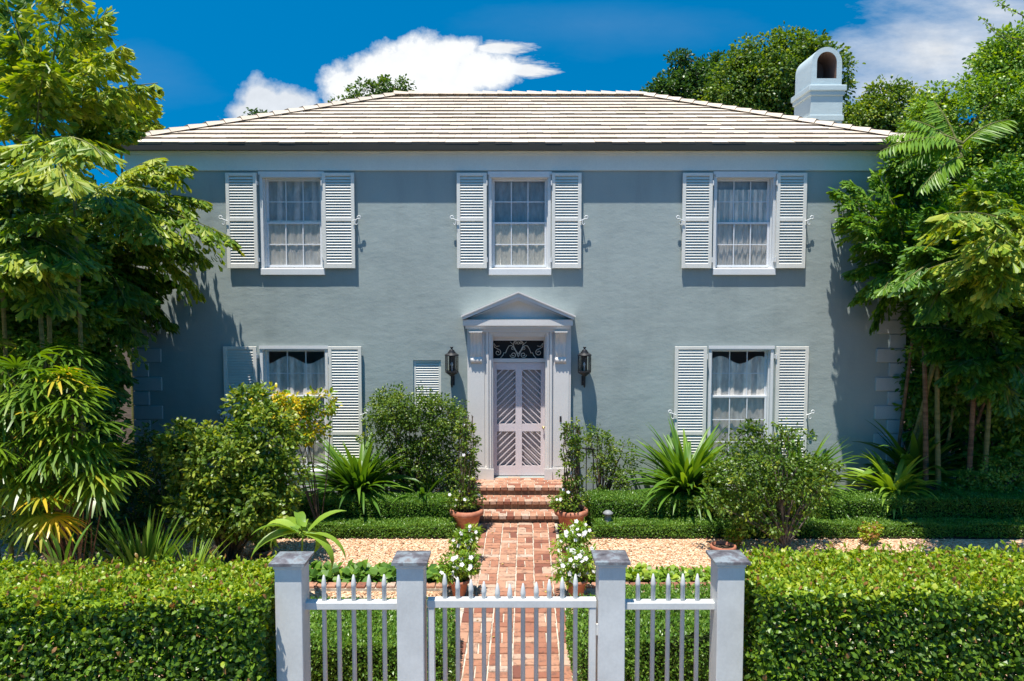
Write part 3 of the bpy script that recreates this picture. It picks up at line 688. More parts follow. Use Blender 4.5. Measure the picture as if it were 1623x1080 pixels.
def window(h, upper, kind):
    x0, x1, z0, z1 = h; rec = .09; y = YW + rec
    fb = MB(); fw = .05 if upper else .05
    # casing frame stands in the opening
    fb.box(x0, x0 + fw, YW - .012, y + .12, z0, z1); fb.box(x1 - fw, x1, YW - .012, y + .12, z0, z1); fb.box(x0 + fw, x1 - fw, YW - .010, y + .12, z1 - .06, z1)
    fb.box(x0 + fw, x0 + fw + .018, y - .03, y + .10, z0, z1 - .06); fb.box(x1 - fw - .018, x1 - fw, y - .03, y + .10, z0, z1 - .06)
    if upper: fb.box(x0 - .015, x1 + .015, YW - .035, YW - .013, z1 - .005, z1 + .05); fb.box(x0 + .02, x1 - .02, YW - .033, YW - .0125, z1 - .05, z1 - .006)
    else: fb.box(x0 - .01, x1 + .01, YW - .03, YW - .0125, z1 - .035, z1 + .02)
    f = fb.build('window', 'white', house, ((x0 + x1) / 2, YW, z0))
    if upper: f['label'] = {'l': 'upper left window with pale blind', 'c': 'upper middle window with lit lace curtain', 'r': 'upper right window with folded sheer curtain'}[kind]
    else: f['label'] = {'l': 'lower left window behind shrubs', 'r': 'lower right window with swagged sheer'}[kind]
    a, b = x0 + fw + .018, x1 - fw - .018; zb_ = z0 + .03; zt = z1 - .06
    zm = zb_ + (zt - zb_) * (.5 if upper else .60)
    sb = MB(); sash_bars(sb, a, b, zm - .02, zt, y + .055, 3, 2); sb.build('upper_sash', 'sash', f, ((a + b) / 2, y, zm))
    sb = MB(); sash_bars(sb, a + .002, b - .002, zb_, zm + .02, y + .012, 3, 2 if upper else 3); sb.build('lower_sash', 'sash', f, ((a + b) / 2, y, zb_))
    g = MB(); g.face([(a, y + .072, zm), (b, y + .072, zm), (b, y + .072, zt), (a, y + .072, zt)]); g.face([(a, y + .03, zb_), (b, y + .03, zb_), (b, y + .03, zm), (a, y + .03, zm)])
    g.build('pane', 'glass', f, ((a + b) / 2, y, zb_), recalc=False)
    if upper:
        s = MB(); s.box(x0 - .005, x1 + .01, YW - .055, y + .1, z0 - .115, z0 - .002, 0, .5, .006)
        s.face([(x0 + .02, YW - .03, z0), (x1 - .02, YW - .03, z0), (x1 - .02, y + .1, z0 + .03), (x0 + .02, y + .1, z0 + .03)])
        for k in (.3, .52, .76): s.box(x0 + (x1 - x0) * k - .008, x0 + (x1 - x0) * k + .008, YW - .02, YW - .004, z0 - .001, z0 + .012)
        s.build('sill', 'white', f, ((x0 + x1) / 2, YW, z0))
    else:
        s = MB(); s.box(x0 - .03, x1 + .03, YW - .10, y + .1, z0 - .09, z0 - .002, 0, .5, .006); s.box(x0 + .0, x1 - .0, YW - .06, YW - .003, z0 - .38, z0 - .092); s.build('sill', 'white', f, ((x0 + x1) / 2, YW, z0))
    yc = y + .074
    if kind == 'l' and upper: curtain(a, b, zb_, zt, yc, .012, 3, f, 'blind'); curtain(a, b, zb_, zm + .05, yc - .03, .01, 6, f, 'curtain')
    if kind == 'c': curtain(a, b, zb_, zt, yc + .08, .01, 4, f, 'blind'); curtain(a, b, zb_, zm, yc - .03, .016, 5, f, 'lace')
    if kind == 'r' and upper:
        curtain(a, b, zb_, zt - .18, yc, .022, 9, f, 'curtain'); curtain(a, b, zm + .05, zt, yc + .06, .004, 3, f, 'blind')
    if not upper:
        curtain(a, b, zb_, zt - .1, yc, .02, 4, f, 'curtain', lambda u: .09 + .07 * math.cos(u * 9 + (0 if kind == 'l' else 1.5)))
        if kind == 'r': curtain(a, b, zb_, zm - .02, yc + .06, .02, 5, f, 'curtain', lambda u: .10 * math.sin(u * 5))
    return f
for h, k in zip(UP, 'lcr'): window(h, True, k)
for h, k in zip(LO, 'lr'): window(h, False, k)
# ---- shutters
def louvres(mb, x0, x1, z0, z1, y, pitch, dep=.042, tilt=.030, th=.006):
    n = max(1, int(round((z1 - z0) / pitch)))
    for k in range(n):
        z = z0 + (k + .5) * (z1 - z0) / n; hh = tilt / 2 + (z1 - z0) / n * .22
        # slat slopes down to the outside
        p = [(y, z - hh), (y + dep, z + hh), (y + dep, z + hh - th), (y, z - hh - th)]
        A = [(x0, q[0], q[1]) for q in p]; B = [(x1, q[0], q[1]) for q in p]
        for i in range(4): j = (i + 1) % 4; mb.face([A[i], B[i], B[j], A[j]], 0, .5)
def make_shutter(wd, ht, split, pitch, ang=0.0):
    """shutter in local space: x 0..wd, y 0 (front) .. .055, z 0..ht"""
    mb = MB(); st = .062; y = -.045; th = .042
    mb.box(0, st, y, y + th, 0, ht, 0, .5, .003); mb.box(wd - st, wd, y, y + th, 0, ht, 0, .5, .003)
    mb.box(st - .001, wd - st + .001, y + .001, y + th - .001, 0.001, .085, 0, .5, .003); mb.box(st - .001, wd - st + .001, y + .001, y + th - .001, ht - .055, ht - .001, 0, .5, .003)
    zs_ = ht * split
    mb.box(st - .001, wd - st + .001, y + .001, y + th - .001, zs_ - .035, zs_ + .035, 0, .5, .003)
    louvres(mb, st, wd - st, .085, zs_ - .035, y + .004, pitch); louvres(mb, st, wd - st, zs_ + .035, ht - .055, y + .004, pitch)
    return mb
hook_me = None
def shutter(x0, x1, z0, z1, split, pitch, hook, rot=0.0, me=[{}]):
    key = (round(x1 - x0, 2), round(z1 - z0, 2))
    o = None
    mb = make_shutter(x1 - x0, z1 - z0, split, pitch)
    o = mb.build('shutter', 'shutter', house, (0, 0, 0), recalc=True)
    o.location = Vector((x0, YW - .038, z0)) - WL['house']; WL[o.name] = Vector((x0, YW - .038, z0)); o.rotation_euler = (0, 0, 0)
    # scroll holdback on the outer side
    hx = 0 - .0 if hook < 0 else x1 - x0; s = hook; hz = (z1 - z0) * (.50 if split > .4 else .44)
    hb = MB(); pts = [(hx - s * .03, -.07, hz - .01), (hx + s * .02, -.075, hz + .01), (hx + s * .07, -.075, hz + .035)]
    pts += [(hx + s * (.085 + .028 * math.sin(a)), -.075, hz + .055 - .028 * math.cos(a)) for a in [i * .6 for i in range(9)]]
    hb.tube(pts, .009, 6)
    pts = [(hx + s * .02, -.075, hz + .005), (hx + s * .015, -.075, hz - .03)] + [(hx + s * (.035 - .022 * math.cos(a)), -.075, hz - .05 - .022 * math.sin(a)) for a in [i * .6 for i in range(7)]]
    hb.tube(pts, .008, 6); hb.tube([(hx + s * .02, -.08, hz), (hx + s * .02, .045, hz)], .008, 6)
    h = hb.build('holdback', 'white', None, (0, 0, 0)); h.parent = o
    hg = MB()
    for zz_ in (.15, (z1 - z0) - .18):
        xx = (x1 - x0) + .004 if hook < 0 else -.004
        hg.box(xx - .012 * (1 if hook > 0 else 0), xx + .012 * (1 if hook < 0 else 0), -.06, .03, zz_ - .035, zz_ + .035); hg.tube([(xx, -.062, zz_ - .045), (xx, -.062, zz_ + .045)], .009, 6)
    h = hg.build('hinge', 'white', None, (0, 0, 0)); h.parent = o
YS = YW - .08
for (a, b, c, d) in ((358.5, 407.5, 511, 562), (724, 771.5, 874.5, 921.5), (1081.5, 1129, 1230.5, 1278)):
    zt, zb_ = WZ(274, YS), WZ(425.5, YS)
    shutter(WX(a, 350, YS), WX(b, 350, YS), zb_, zt, .515, .0485, -1); shutter(WX(c, 350, YS), WX(d, 350, YS), zb_, zt, .515, .0485, 1)
for (a, b, c, d) in ((355.5, 408, 521, 573.5), (1069, 1119.5, 1229, 1280)):
    zt, zb_ = WZ(549.5, YS), WZ(741, YS)
    shutter(WX(a, 640, YS), WX(b, 640, YS), zb_, zt, .285, .0485, -1); shutter(WX(c, 640, YS), WX(d, 640, YS), zb_, zt, .285, .0485, 1)
# small louvred vent window
x0, x1, z0, z1 = VENT
mb = MB(); y = YW + .03
mb.box(x0, x0 + .045, y, y + .04, z0, z1); mb.box(x1 - .045, x1, y, y + .04, z0, z1); mb.box(x0 + .045, x1 - .045, y + .001, y + .039, z1 - .05, z1); mb.box(x0 + .045, x1 - .045, y + .001, y + .039, z0, z0 + .05)
louvres(mb, x0 + .045, x1 - .045, z0 + .05, z1 - .05, y - .002, .042)
mb.face([(x0, y + .07, z0), (x1, y + .07, z0), (x1, y + .07, z1), (x0, y + .07, z1)], 1)
v = mb.build('louvred_vent', ['shutter', 'dark'], house, (x0, YW, z0)); v['label'] = 'small louvred opening left of the door'

# ---- door surround
DX = (WX(778, 650, YW) + WX(867, 650, YW)) / 2
PJ = .33                                            # pediment projection
sur = MB()
def zp(py, Y=YW): return WZ(py, Y)
yo = YW
ZL = .42
xl, xr = WX(741, 640, YW - .1), WX(904.5, 640, YW - .1)
zc = WZ(517, YW - .1)
# outer pilaster boards
for a, b in ((xl, xl + .34), (xr - .34, xr)):
    sur.box(a, b, YW - .10, YW - .001, ZL, zc)
    sur.box(a + .035, b - .035, YW - .115, YW - .101, ZL + .24, zc - .02)
    sur.box(a - .012, b + .012, YW - .135, YW - .0015, ZL, ZL + .20)
    sur.box(a - .006, b + .006, YW - .122, YW - .0016, ZL + .202, ZL + .225)
# inner architrave, stepped
ix0, ix1 = xl + .34, xr - .34; zi = WZ(526, YW)
for k, (o_, dp) in enumerate(((0, .15), (.045, .125), (.085, .09))):
    sur.box(ix0 + o_, ix0 + o_ + (.04 if k < 2 else .03), YW - dp, YW + .12, ZL, zi - o_ + .04); sur.box(ix1 - o_ - (.04 if k < 2 else .03), ix1 - o_, YW - dp, YW + .12, ZL, zi - o_ + .04)
    sur.box(ix0 + o_ + .04, ix1 - o_ - .04, YW - dp + .001, YW + .119, zi - o_ + .0, zi - o_ + .04)
sur.box(ix0 - .01, ix0 + .13, YW - .17, YW - .1505, ZL, ZL + .20); sur.box(ix1 - .13, ix1 + .01, YW - .17, YW - .1505, ZL, ZL + .20)
s_o = sur.build('door_surround', 'surround', house, (DX, YW, ZL))
# entablature + pediment
ped = MB(); YP = YW - PJ
ex0, ex1 = WX(733.5, 510, YP + .05), WX(908, 510, YP + .05)
ze1, ze0 = WZ(507, YP + .05), WZ(516.5, YP + .05)
ped.box(ex0, ex1, YP + .05, YW - .002, ze0, ze1)
ped.box(ex0 + .04, ex1 - .04, YP + .10, YW - .003, ze0 - .055, ze0 - .001)
ped.box(ex0 + .07, ex1 - .07, YP + .16, YW - .004, ze0 - .12, ze0 - .056)
zap = WZ(462, YP); pxl, pxr = WX(730.5, 500, YP), WX(912.5, 500, YP); zpl = WZ(500.5, YP); cxp = (pxl + pxr) / 2
def rake(off0, off1, yf_, inset):
    """raking moulding band between two offsets below the top line"""
    sl_ = (zap - zpl) / (cxp - pxl)
    for sg in (-1, 1):
        xe = cxp + sg * (cxp - pxl - inset)
        ztop = lambda x: zap - sl_ * abs(x - cxp)
        A = [(cxp, ztop(cxp) - off0), (xe, ztop(xe) - off0), (xe, max(ztop(xe) - off1, ze1 + .001)), (cxp, ztop(cxp) - off1)]
        fr_ = [(x, yf_, z) for x, z in A]; bk = [(x, YW - .002, z) for x, z in A]
        ped.face(fr_); 
        for i in range(4): j = (i + 1) % 4; ped.face([fr_[i], bk[i], bk[j], fr_[j]])
rake(0, .028, YP - .012, 0); rake(.029, .105, YP + .01, .03); rake(.106, .16, YP + .04, .07)
# tympanum
sl_ = (zap - zpl) / (cxp - pxl)
ped.face([(pxl + .08, YW - .05, ze1 + .002), (pxr - .08, YW - .05, ze1 + .002), (cxp, YW - .05, zap - .10)])
pd = ped.build('pediment', 'surround', s_o, (cxp, YP, ze0), recalc=False)
# brackets
for bx in ((WX(745.5, 550, YW - .2), WX(763.5, 550, YW - .2)), (WX(880, 550, YW - .2), WX(897.5, 550, YW - .2))):
    zt, zb_ = ze0 - .10, WZ(577, YW - .15); H_ = zt - zb_
    prof = []
    for k in range(25):
        s = k / 24; z = zt - H_ * s
        d = .115 + .15 * (1 - s) ** 1.4 * (1 if s > .0 else 1) + .02 * math.cos(s * 9) if s < .78 else .115 + .045 * math.sin((s - .78) / .22 * math.pi) ** .7 + .012
        prof.append((d, z))
    b_ = MB(); nx = 12
    for k in range(nx + 1): pass
    rows = []
    for d, z in prof:
        rows.append([(bx[0] + (bx[1] - bx[0]) * i / nx, YW - d + (.008 if (i % 4) in (1, 2) and 0 < i < nx else 0), z) for i in range(nx + 1)])
    b_.grid(rows, 0, sm=False)
    for i in (0, nx):
        L_ = [r[i] for r in rows]; b_.face(L_ + [(L_[-1][0], YW - .1, L_[-1][2]), (L_[0][0], YW - .1, L_[0][2])])
    b_.face([rows[0][0], rows[0][-1], (bx[1], YW - .1, zt), (bx[0], YW - .1, zt)]); b_.face([rows[-1][0], rows[-1][-1], (bx[1], YW - .1, zb_), (bx[0], YW - .1, zb_)])
    b_.box(bx[0] - .015, bx[1] + .015, YW - .29, YW - .1, zt - .02, zt - .001)
    b_.build('bracket', 'surround', s_o, (bx[0], YW, zb_), recalc=False)
# transom
YD = YW + .10
tx0, tx1, tz0, tz1 = WX(781, 550, YD), WX(862, 550, YD), WZ(568.5, YD), WZ(540, YD)
tr_ = MB()
da, db = ix0 + .115, ix1 - .115
tr_.box(da, db, YD - .02, YD + .05, tz1, zi + .02); tr_.box(da, db, YD - .03, YD + .05, WZ(574.5, YD), tz0)
tr_.box(da, tx0, YD - .019, YD + .049, tz0, tz1); tr_.box(tx1, db, YD - .019, YD + .049, tz0, tz1)
tro = tr_.build('transom', 'surround', house, (DX, YD, tz0))
g = MB(); g.face([(tx0, YD + .04, tz0), (tx1, YD + .04, tz0), (tx1, YD + .04, tz1), (tx0, YD + .04, tz1)]); g.build('dark_glass', 'dark', tro, (DX, YD, tz0), recalc=False)
iw_ = MB(); tcx = (tx0 + tx1) / 2; th_ = (tz1 - tz0); tw = (tx1 - tx0) / 2
def spiral(cx, cz_, r, turns, a0, dirn, lead=None, tb=.0075):
    pts = []
    n = int(turns * 14)
    for i in range(n + 1):
        s = i / n; rr = r * (.22 + .78 * s); a = a0 + dirn * turns * 6.283 * (s - 1)
        pts.append((cx + rr * math.cos(a), YD + .012, cz_ + rr * math.sin(a)))
    if lead: pts += [(x, YD + .012, z) for x, z in lead]
    iw_.tube(pts, tb, 5, cap=False)
for s in (-1, 1):
    def X(u): return tcx + s * u * tw
    def Z(v): return tz0 + v * th_
    d = s
    # outer C scroll
    spiral(X(.80), Z(.33), .062, 1.3, math.pi * (.5 if s > 0 else .5), -s, [(X(.93), Z(.62)), (X(.97), Z(.85))])
    iw_.tube([(X(.97), YD + .012, Z(.85)), (X(.86), YD + .012, Z(.66)), (X(.74), YD + .012, Z(.70))], .006, 5)
    # sweeping arc from the middle foot up and out
    iw_.tube([(X(u), YD + .012, Z(v)) for u, v in ((.70, .02), (.60, .18), (.56, .32), (.50, .30), (.44, .52), (.36, .70), (.26, .72), (.18, .62), (.10, .4), (.03, .2), (.0, .08))], .0075, 5)
    spiral(X(.20), Z(.20), .058, 1.4, math.pi * (.0 if s > 0 else 1.0), s, None)
    spiral(X(.22), Z(.55), .036, 1.2, math.pi * (1.3 if s > 0 else 1.7), s, None, .006)
    iw_.tube([(X(u), YD + .012, Z(v)) for u, v in ((.0, .25), (.10, .45), (.18, .68), (.19, .86), (.14, .96), (.06, .98))], .0075, 5)
    spiral(X(.09), Z(.88), .03, 1.2, math.pi * .5, s, None, .006)
    iw_.tube([(X(.18), YD + .012, Z(.75)), (X(.32), YD + .012, Z(.92))], .006, 5)
iw_.tube([(tcx + .022 * math.cos(a), YD + .012, tz0 + th_ * .86 + .022 * math.sin(a)) for a in [i * .7 for i in range(10)]], .006, 5)
iw_.build('scrollwork', 'scroll', tro, (tcx, YD, tz0))
# door
dx0, dx1, dz0, dz1 = WX(778, 650, YD), WX(866.5, 650, YD), .435, WZ(575, YD)
dm = MB(); st = .108; y = YD - .005; th = .04
zr = [dz0, dz0 + .165, WZ(681, YD) - .0, 0, 0, 0]
pz = [(WZ(738.5, YD), WZ(684, YD)), (WZ(672, YD), WZ(586.5, YD))]
pc = [(dx0 + .112, dx0 + .45), (dx0 + .57, dx1 - .112)]
pw0 = (WX(787.5, 650, YD), WX(817, 650, YD)); pw1 = (WX(827.5, 650, YD), WX(857, 650, YD))
xs = [dx0, pw0[0], pw0[1], pw1[0], pw1[1], dx1]; zs2 = [dz0, pz[0][0], pz[0][1], pz[1][0], pz[1][1], dz1]
for i in (0, 2, 4): dm.box(xs[i], xs[i + 1], y, y + th, dz0, dz1, 0, .5, .004)
for j in (0, 2, 4):
    for i in (1, 3): dm.box(xs[i] - .001, xs[i + 1] + .001, y + .002, y + th - .002, zs2[j] + .001, zs2[j + 1] - .001)
door = dm.build('door', 'door', house, (DX, YD, dz0))
sm_ = MB()
for (xa, xb), sg in ((pw0, 1), (pw1, -1)):
    for za, zb2 in pz:
        c = -.6; stp = .114
        while c < (zb2 - za) + .6:
            # line z = za + c + sg*(x-xa) , clipped to the panel
            pts = []
            if sg > 0: f0 = lambda x: za + c + (x - xa) * .97
            else: f0 = lambda x: za + c + (xb - x) * .97
            xa_, xb_ = xa, xb
            za_, zb_3 = f0(xa), f0(xb)
            def clipx(z): return xa + ((z - za - c) / .97) if sg > 0 else xb - ((z - za - c) / .97)
            lo, hi = (za_, zb_3) if za_ < zb_3 else (zb_3, za_)
            if hi > za and lo < zb2:
                z_lo, z_hi = max(lo, za), min(hi, zb2); p0 = Vector((clipx(z_lo), 0, z_lo)); p1 = Vector((clipx(z_hi), 0, z_hi))
                if (p1 - p0).length > .02:
                    d = (p1 - p0).normalized(); nn = Vector((-d.z, 0, d.x)) * .0078
                    q = [p0 + nn, p1 + nn, p1 - nn, p0 - nn]; A = [Vector((v_.x, y + .008, v_.z)) for v_ in q]; B = [Vector((v_.x, y + .028, v_.z)) for v_ in q]
                    sm_.face(A); 
                    for i in range(4): j = (i + 1) % 4; sm_.face([A[i], B[i], B[j], A[j]])
            c += stp
sm_.build('diagonal_slats', 'door', door, (DX, YD, dz0), recalc=False)
ib = MB(); ib.box(dx0 + .005, dx1 - .005, y + th + .045, y + th + .08, dz0, dz1 - .01); ib.build('inner_panel', 'inner', door, (DX, YD, dz0))
kb = MB(); kx, kz = WX(861, 678, YD), WZ(677, YD)
kb.lathe([(.0, 0), (.018, .0), (.018, .006), (.008, .012), (.008, .03), (.022, .04), (.024, .052), (.0, .066)], (0, 0, 0), 14)
kb.v = [(kx + p[0], y - p[2], kz + p[1]) for p in kb.v]; kb.build('knob', 'brass', door, (kx, y, kz))
kb = MB(); kb.box(WX(887, 660, YW - .12), WX(890, 660, YW - .12), YW - .128, YW - .1155, WZ(667, YW), WZ(658, YW), 0, .5, .003); kb.build('doorbell', 'iron', s_o, (DX, YW, 1.5))

# ---- lanterns
def lantern(px, label):
    x = WX(px, 580, YW - .2); yl = YW - .19; z0, z1 = WZ(613, yl), WZ(551, yl); o = thing('wall_lantern', label, 'lantern', (x, YW, z0), 'black lanterns beside the front door')
    h = z1 - z0; zb_ = z0 + h * .37; zt = z0 + h * .80; r = .118
    b = MB()
    b.lathe([(.0, zb_ - .075), (.035, zb_ - .07), (.06, zb_ - .045), (.10, zb_ - .02), (r, zb_), (r, zb_ + .02), (r - .015, zb_ + .022), (0, zb_ + .022)], (x, yl, 0), 8, sm=False)
    b.lathe([(r - .01, zt - .01), (r + .012, zt), (r + .006, zt + .012), (r - .03, zt + .035), (.068, zt + .04), (.072, zt + .055), (.045, zt + .08), (.048, zt + .09), (.02, zt + .105), (.016, zt + .125), (.03, zt + .14), (.03, zt + .15), (.0, zt + .15)], (x, yl, 0), 12)
    for k in range(8):
        a = k * math.pi / 4; b.tube([(x + (r - .006) * math.cos(a), yl + (r - .006) * math.sin(a), zb_ + .01), (x + (r - .006) * math.cos(a), yl + (r - .006) * math.sin(a), zt)], .0065, 5)
    b.box(x - .055, x + .055, yl + .06, yl + .075, zb_ + .02, zt)
    b.build('body', 'iron', o, (x, yl, zb_))
    g = MB(); g.lathe([(r - .012, zb_ + .02), (r - .012, zt)], (x, yl, 0), 8, sm=False); g.build('glass', 'glass', o, (x, yl, zb_))
    c = MB(); c.lathe([(0, zb_ + .02), (.012, zb_ + .02), (.012, zb_ + .10), (.022, zb_ + .12), (.024, zb_ + .14), (.012, zb_ + .17), (0, zb_ + .18)], (x, yl, 0), 10); c.build('bulb', 'petal', o, (x, yl, zb_))
    s = MB(); s.tube([(x, yl, zb_ - .06), (x, yl, z0 + .05), (x, yl, z0), (x, yl + .012, z0 - .02)], [.022, .018, .016, .006], 8)
    s.tube([(x, yl, z0 + .06), (x, YW - .08, z0 + .07), (x, YW - .01, z0 + .07)], .012, 6); s.box(x - .035, x + .035, YW - .018, YW - .001, z0 + .0, z0 + .17)
    s.build('bracket', 'iron', o, (x, yl, z0))
lantern(716, 'black metal wall lantern left of the front door'); lantern(926.5, 'black metal wall lantern right of the front door')

# iron railings beside the landing
def railing(x, label):
    o = thing('iron_railing', label, 'railing', (x, 12.4, 0), 'iron railings beside the steps'); s = MB()
    s.tube([(x, 12.25, 1.12), (x, 12.95, 1.14)], .018, 6); s.tube([(x, 12.25, .55), (x, 12.95, .55)], .01, 6); s.build('rail', 'iron', o, (x, 12.4, 1.1))
    for k in range(6):
        yb = 12.27 + k * .13; q = MB(); q.tube([(x, yb, .05 if k in (0, 5) else .55), (x, yb, 1.12)], .014 if k in (0, 5) else .008, 6); q.build('baluster', 'iron', o, (x, yb, 0))
    q = MB(); q.tube([(x - .26 * (1 if x < 0 else -1), 12.25, 1.11), (x, 12.25, 1.12)], .015, 6)
    for k in range(3): q.tube([(x - .12 * (k + 0) * (1 if x < 0 else -1), 12.25, .2), (x - .12 * k * (1 if x < 0 else -1), 12.25, 1.11)], .008, 6)
    q.build('return_panel', 'iron', o, (x, 12.25, 0))
railing(SX - .99, 'black iron railing at left side of the landing'); railing(SX + .99, 'black iron railing at right side of the landing')

# ================================================================ FENCE AND GATE
YFN = 5.05
def post(px, label_none=None): pass
def make_post(par, pxc, pyc, y):
    x = WX(pxc, 960, y); zt = WZ(pyc + 6, y - .12)
    m_ = MB(); m_.box(x - .094, x + .094, y - .094, y + .094, -.02, zt - .05, 0, .5, .004)
    m_.box(x - .103, x + .103, y - .103, y + .103, zt - .052, zt - .022, 0, .5, .006)
    p = m_.build('post', 'fence', par, (x, y, 0))
    c = MB(); r0, r1 = .124, .112
    A = [(x - r0, y - r0, zt - .024), (x + r0, y - r0, zt - .024), (x + r0, y + r0, zt - .024), (x - r0, y + r0, zt - .024)]
    B = [(a[0], a[1], zt - .004) for a in A]; T = (x, y, zt + .022)
    for i in range(4): j = (i + 1) % 4; c.face([A[i], A[j], B[j], B[i]]); c.face([B[i], B[j], T])
    c.face(A[::-1]); c.build('cap', 'copper', p, (x, y, zt)); return x
picket_me = {}
def picket(par, x, y, z0, z1, r=.0165):
    key = round(z1 - z0, 3)
    if key not in picket_me:
        m_ = MB(); h = z1 - z0
        m_.lathe([(.0, 0), (r, 0), (r, h - .09), (r * 1.12, h - .085), (r * 1.12, h - .07), (r * .9, h - .045), (.006, h - .005), (0, h)], (0, 0, 0), 10)
        o = m_.build('picket', 'fence', None, (0, 0, 0)); picket_me[key] = o.data
    else:
        o = bpy.data.objects.new('picket', picket_me[key]); S.collection.objects.link(o)
    o.parent = par; o.location = Vector((x, y, z0)) - WL[par.name]
def section(pxa, pxb, ya, yb, caps_, picks, lab):
    xa, xb = WX(pxa, 960, ya), WX(pxb, 960, yb)
    o = thing('picket_fence', lab, 'fence', ((xa + xb) / 2, ya, 0), 'white picket fence sections beside the gate')
    make_post(o, pxa, caps_[0], ya); make_post(o, pxb, caps_[1], yb)
    y = (ya + yb) / 2; zr_ = WZ(955, y - .03)
    for z in (zr_, .30): m_ = MB(); m_.box(xa + .09, xb - .09, y - .038, y + .032, z - .052, z, 0, .5, .004); m_.build('rail', 'fence', o, ((xa + xb) / 2, y, z))
    for p, pt in picks: picket(o, WX(p, 940, y), y, .12, WZ(pt, y))
section(464, 653, 5.0, 5.05, (887, 885.5), [(513.5, 911), (537, 911), (560.5, 910.5), (585, 910.5), (609, 910)], 'short white picket fence section left of the gate with two copper capped posts')
section(967, 1152, 5.07, 5.04, (884.5, 884.5), [(1011, 909), (1035, 909), (1059, 909), (1082, 909), (1105, 909)], 'short white picket fence section right of the gate with two copper capped posts')
gx0, gx1 = WX(678, 960, YFN), WX(944.5, 960, YFN)
gate = thing('garden_gate', 'white picket garden gate with dipped row of pointed pickets', 'gate', ((gx0 + gx1) / 2, YFN, 0))
zg = WZ(951, YFN - .03)
for z in (zg, .25): m_ = MB(); m_.box(gx0, gx1, YFN - .04, YFN + .03, z - .056, z, 0, .5, .004); m_.build('rail', 'fence', gate, (gx0, YFN, z))
for a in (gx0 + .002, gx1 - .05): m_ = MB(); m_.box(a, a + .048, YFN - .036, YFN + .026, .1, zg - .057, 0, .5, .003); m_.build('stile', 'fence', gate, (a, YFN, 0))
m_ = MB()
for z in (.4, 1.35): m_.box(gx1 - .001, gx1 + .012, YFN - .045, YFN - .03, z - .04, z + .04)
m_.box(gx0 + .004, gx0 + .018, YFN + .03, YFN + .05, 1.25, 1.33); m_.build('hinge', 'fence', gate, (gx1, YFN, 1))
for p, pt in zip([705, 725.5, 746.5, 767, 788.5, 808, 829, 850, 870.5, 891, 912], [909, 914.5, 918, 921, 924, 925.5, 924, 922, 918, 914.5, 909.5]):
    picket(gate, WX(p, 950, YFN), YFN, .15, WZ(pt, YFN))
exec_veg = True
# ================================================================ VEGETATION
def leafy(root, name, V, Fc, T, m, part='crown'):
    return fast(part, V, Fc, m, root, tuple(WL[root.name]), T)
# clipped front hedges
def front_hedge(x0, x1, y0, y1, z1, label, seed, op):
    o = thing('clipped_hedge', label, 'hedge', ((x0 + x1) / 2, (y0 + y1) / 2, 0), 'yellow green hedges beside the fence')
    A = leafbox(x0, x1, y0, y1, .1, z1, int(26500 * (x1 - x0)), .047, .025, .07, leaves6, 4, .34, .2, .42, .2, seed, op)  # face leaves darker than the top: older growth, with shade put into the tint
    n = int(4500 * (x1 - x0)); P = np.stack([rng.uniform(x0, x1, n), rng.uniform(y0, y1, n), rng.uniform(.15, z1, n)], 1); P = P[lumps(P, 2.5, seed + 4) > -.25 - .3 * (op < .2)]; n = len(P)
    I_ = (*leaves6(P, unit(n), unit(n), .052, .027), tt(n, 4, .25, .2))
    # loose sprigs above the cut line
    n = 500; P = np.stack([rng.uniform(x0, x1, n), rng.uniform(y0, y1, n), np.full(n, z1 - .03)], 1); P[:, 2] += .05 * lumps(P, 2.2, seed)
    k = 7; ii = np.repeat(np.arange(n), k); hh = np.tile(np.arange(k) / k, n) * np.repeat(rng.uniform(.05, .15, n), k)
    PP = P[ii] + np.stack([0 * hh, 0 * hh, hh], 1); D = nrm(unit(n * k) * .8 + np.array([0, 0, .9])); sz = rng.uniform(.7, 1.1, n * k)
    B = leaves6(PP, D, unit(n * k), .045 * sz, .022 * sz); B = (*B, np.repeat(np.clip(rng.normal(.8, .15, n * k), 0, 1), 4))
    leafy(o, 'x', *cat([A, I_, B]), 'l_hedge', 'foliage')
    s = MB(); n = int((x1 - x0) * 6)
    for k in range(n):
        bx, by = x0 + .12 + (x1 - x0 - .24) * (k + .5) / n, (y0 + y1) / 2 + random.uniform(-.2, .2)
        tips = [(min(max(bx + random.uniform(-.35, .35), x0 + .1), x1 - .1), min(max(by + random.uniform(-.25, .25), y0 + .1), y1 - .1), random.uniform(.9, z1 - .08)) for _ in range(9)]
        stems(s, (bx, by, -.02), tips, .02, .004, .12)
    s.build('stems', 'bark', o, tuple(WL[o.name]), recalc=False)
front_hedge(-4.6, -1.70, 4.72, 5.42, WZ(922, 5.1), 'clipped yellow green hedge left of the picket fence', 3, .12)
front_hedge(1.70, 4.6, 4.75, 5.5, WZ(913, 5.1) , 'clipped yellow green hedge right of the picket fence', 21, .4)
def low_hedge(name, x0, x1, y0, y1, z1, dens, label, grp, seed, L=.032, Wd=.02, und=.03, m='l_box', base=.5, cat_='hedge'):
    A = leafbox(x0, x1, y0, y1, 0, z1, int(dens * (x1 - x0) * (z1 + (y1 - y0))), L, Wd, und, kites, 2, base, .22, .1, .06, seed)
    o = thing(name, label, cat_, ((x0 + x1) / 2, (y0 + y1) / 2, 0), grp)
    leafy(o, 'x', *A, m, 'foliage')
    e = .07; b = MB(); b.box(x0 + e, x1 - e, y0 + e, y1 - e, -.02, z1 - e * .9); b.build('shade_core', 'core', o, tuple(WL[o.name]))  # solid near-black box; the shade inside the hedge is put into its colour
low_hedge('boxwood_hedge', -4.6, -1.0, 11.36, 11.88, .43, 9500, 'low dark green boxwood hedge along the bed left of the steps', 'boxwood hedges under the house bed', 1)
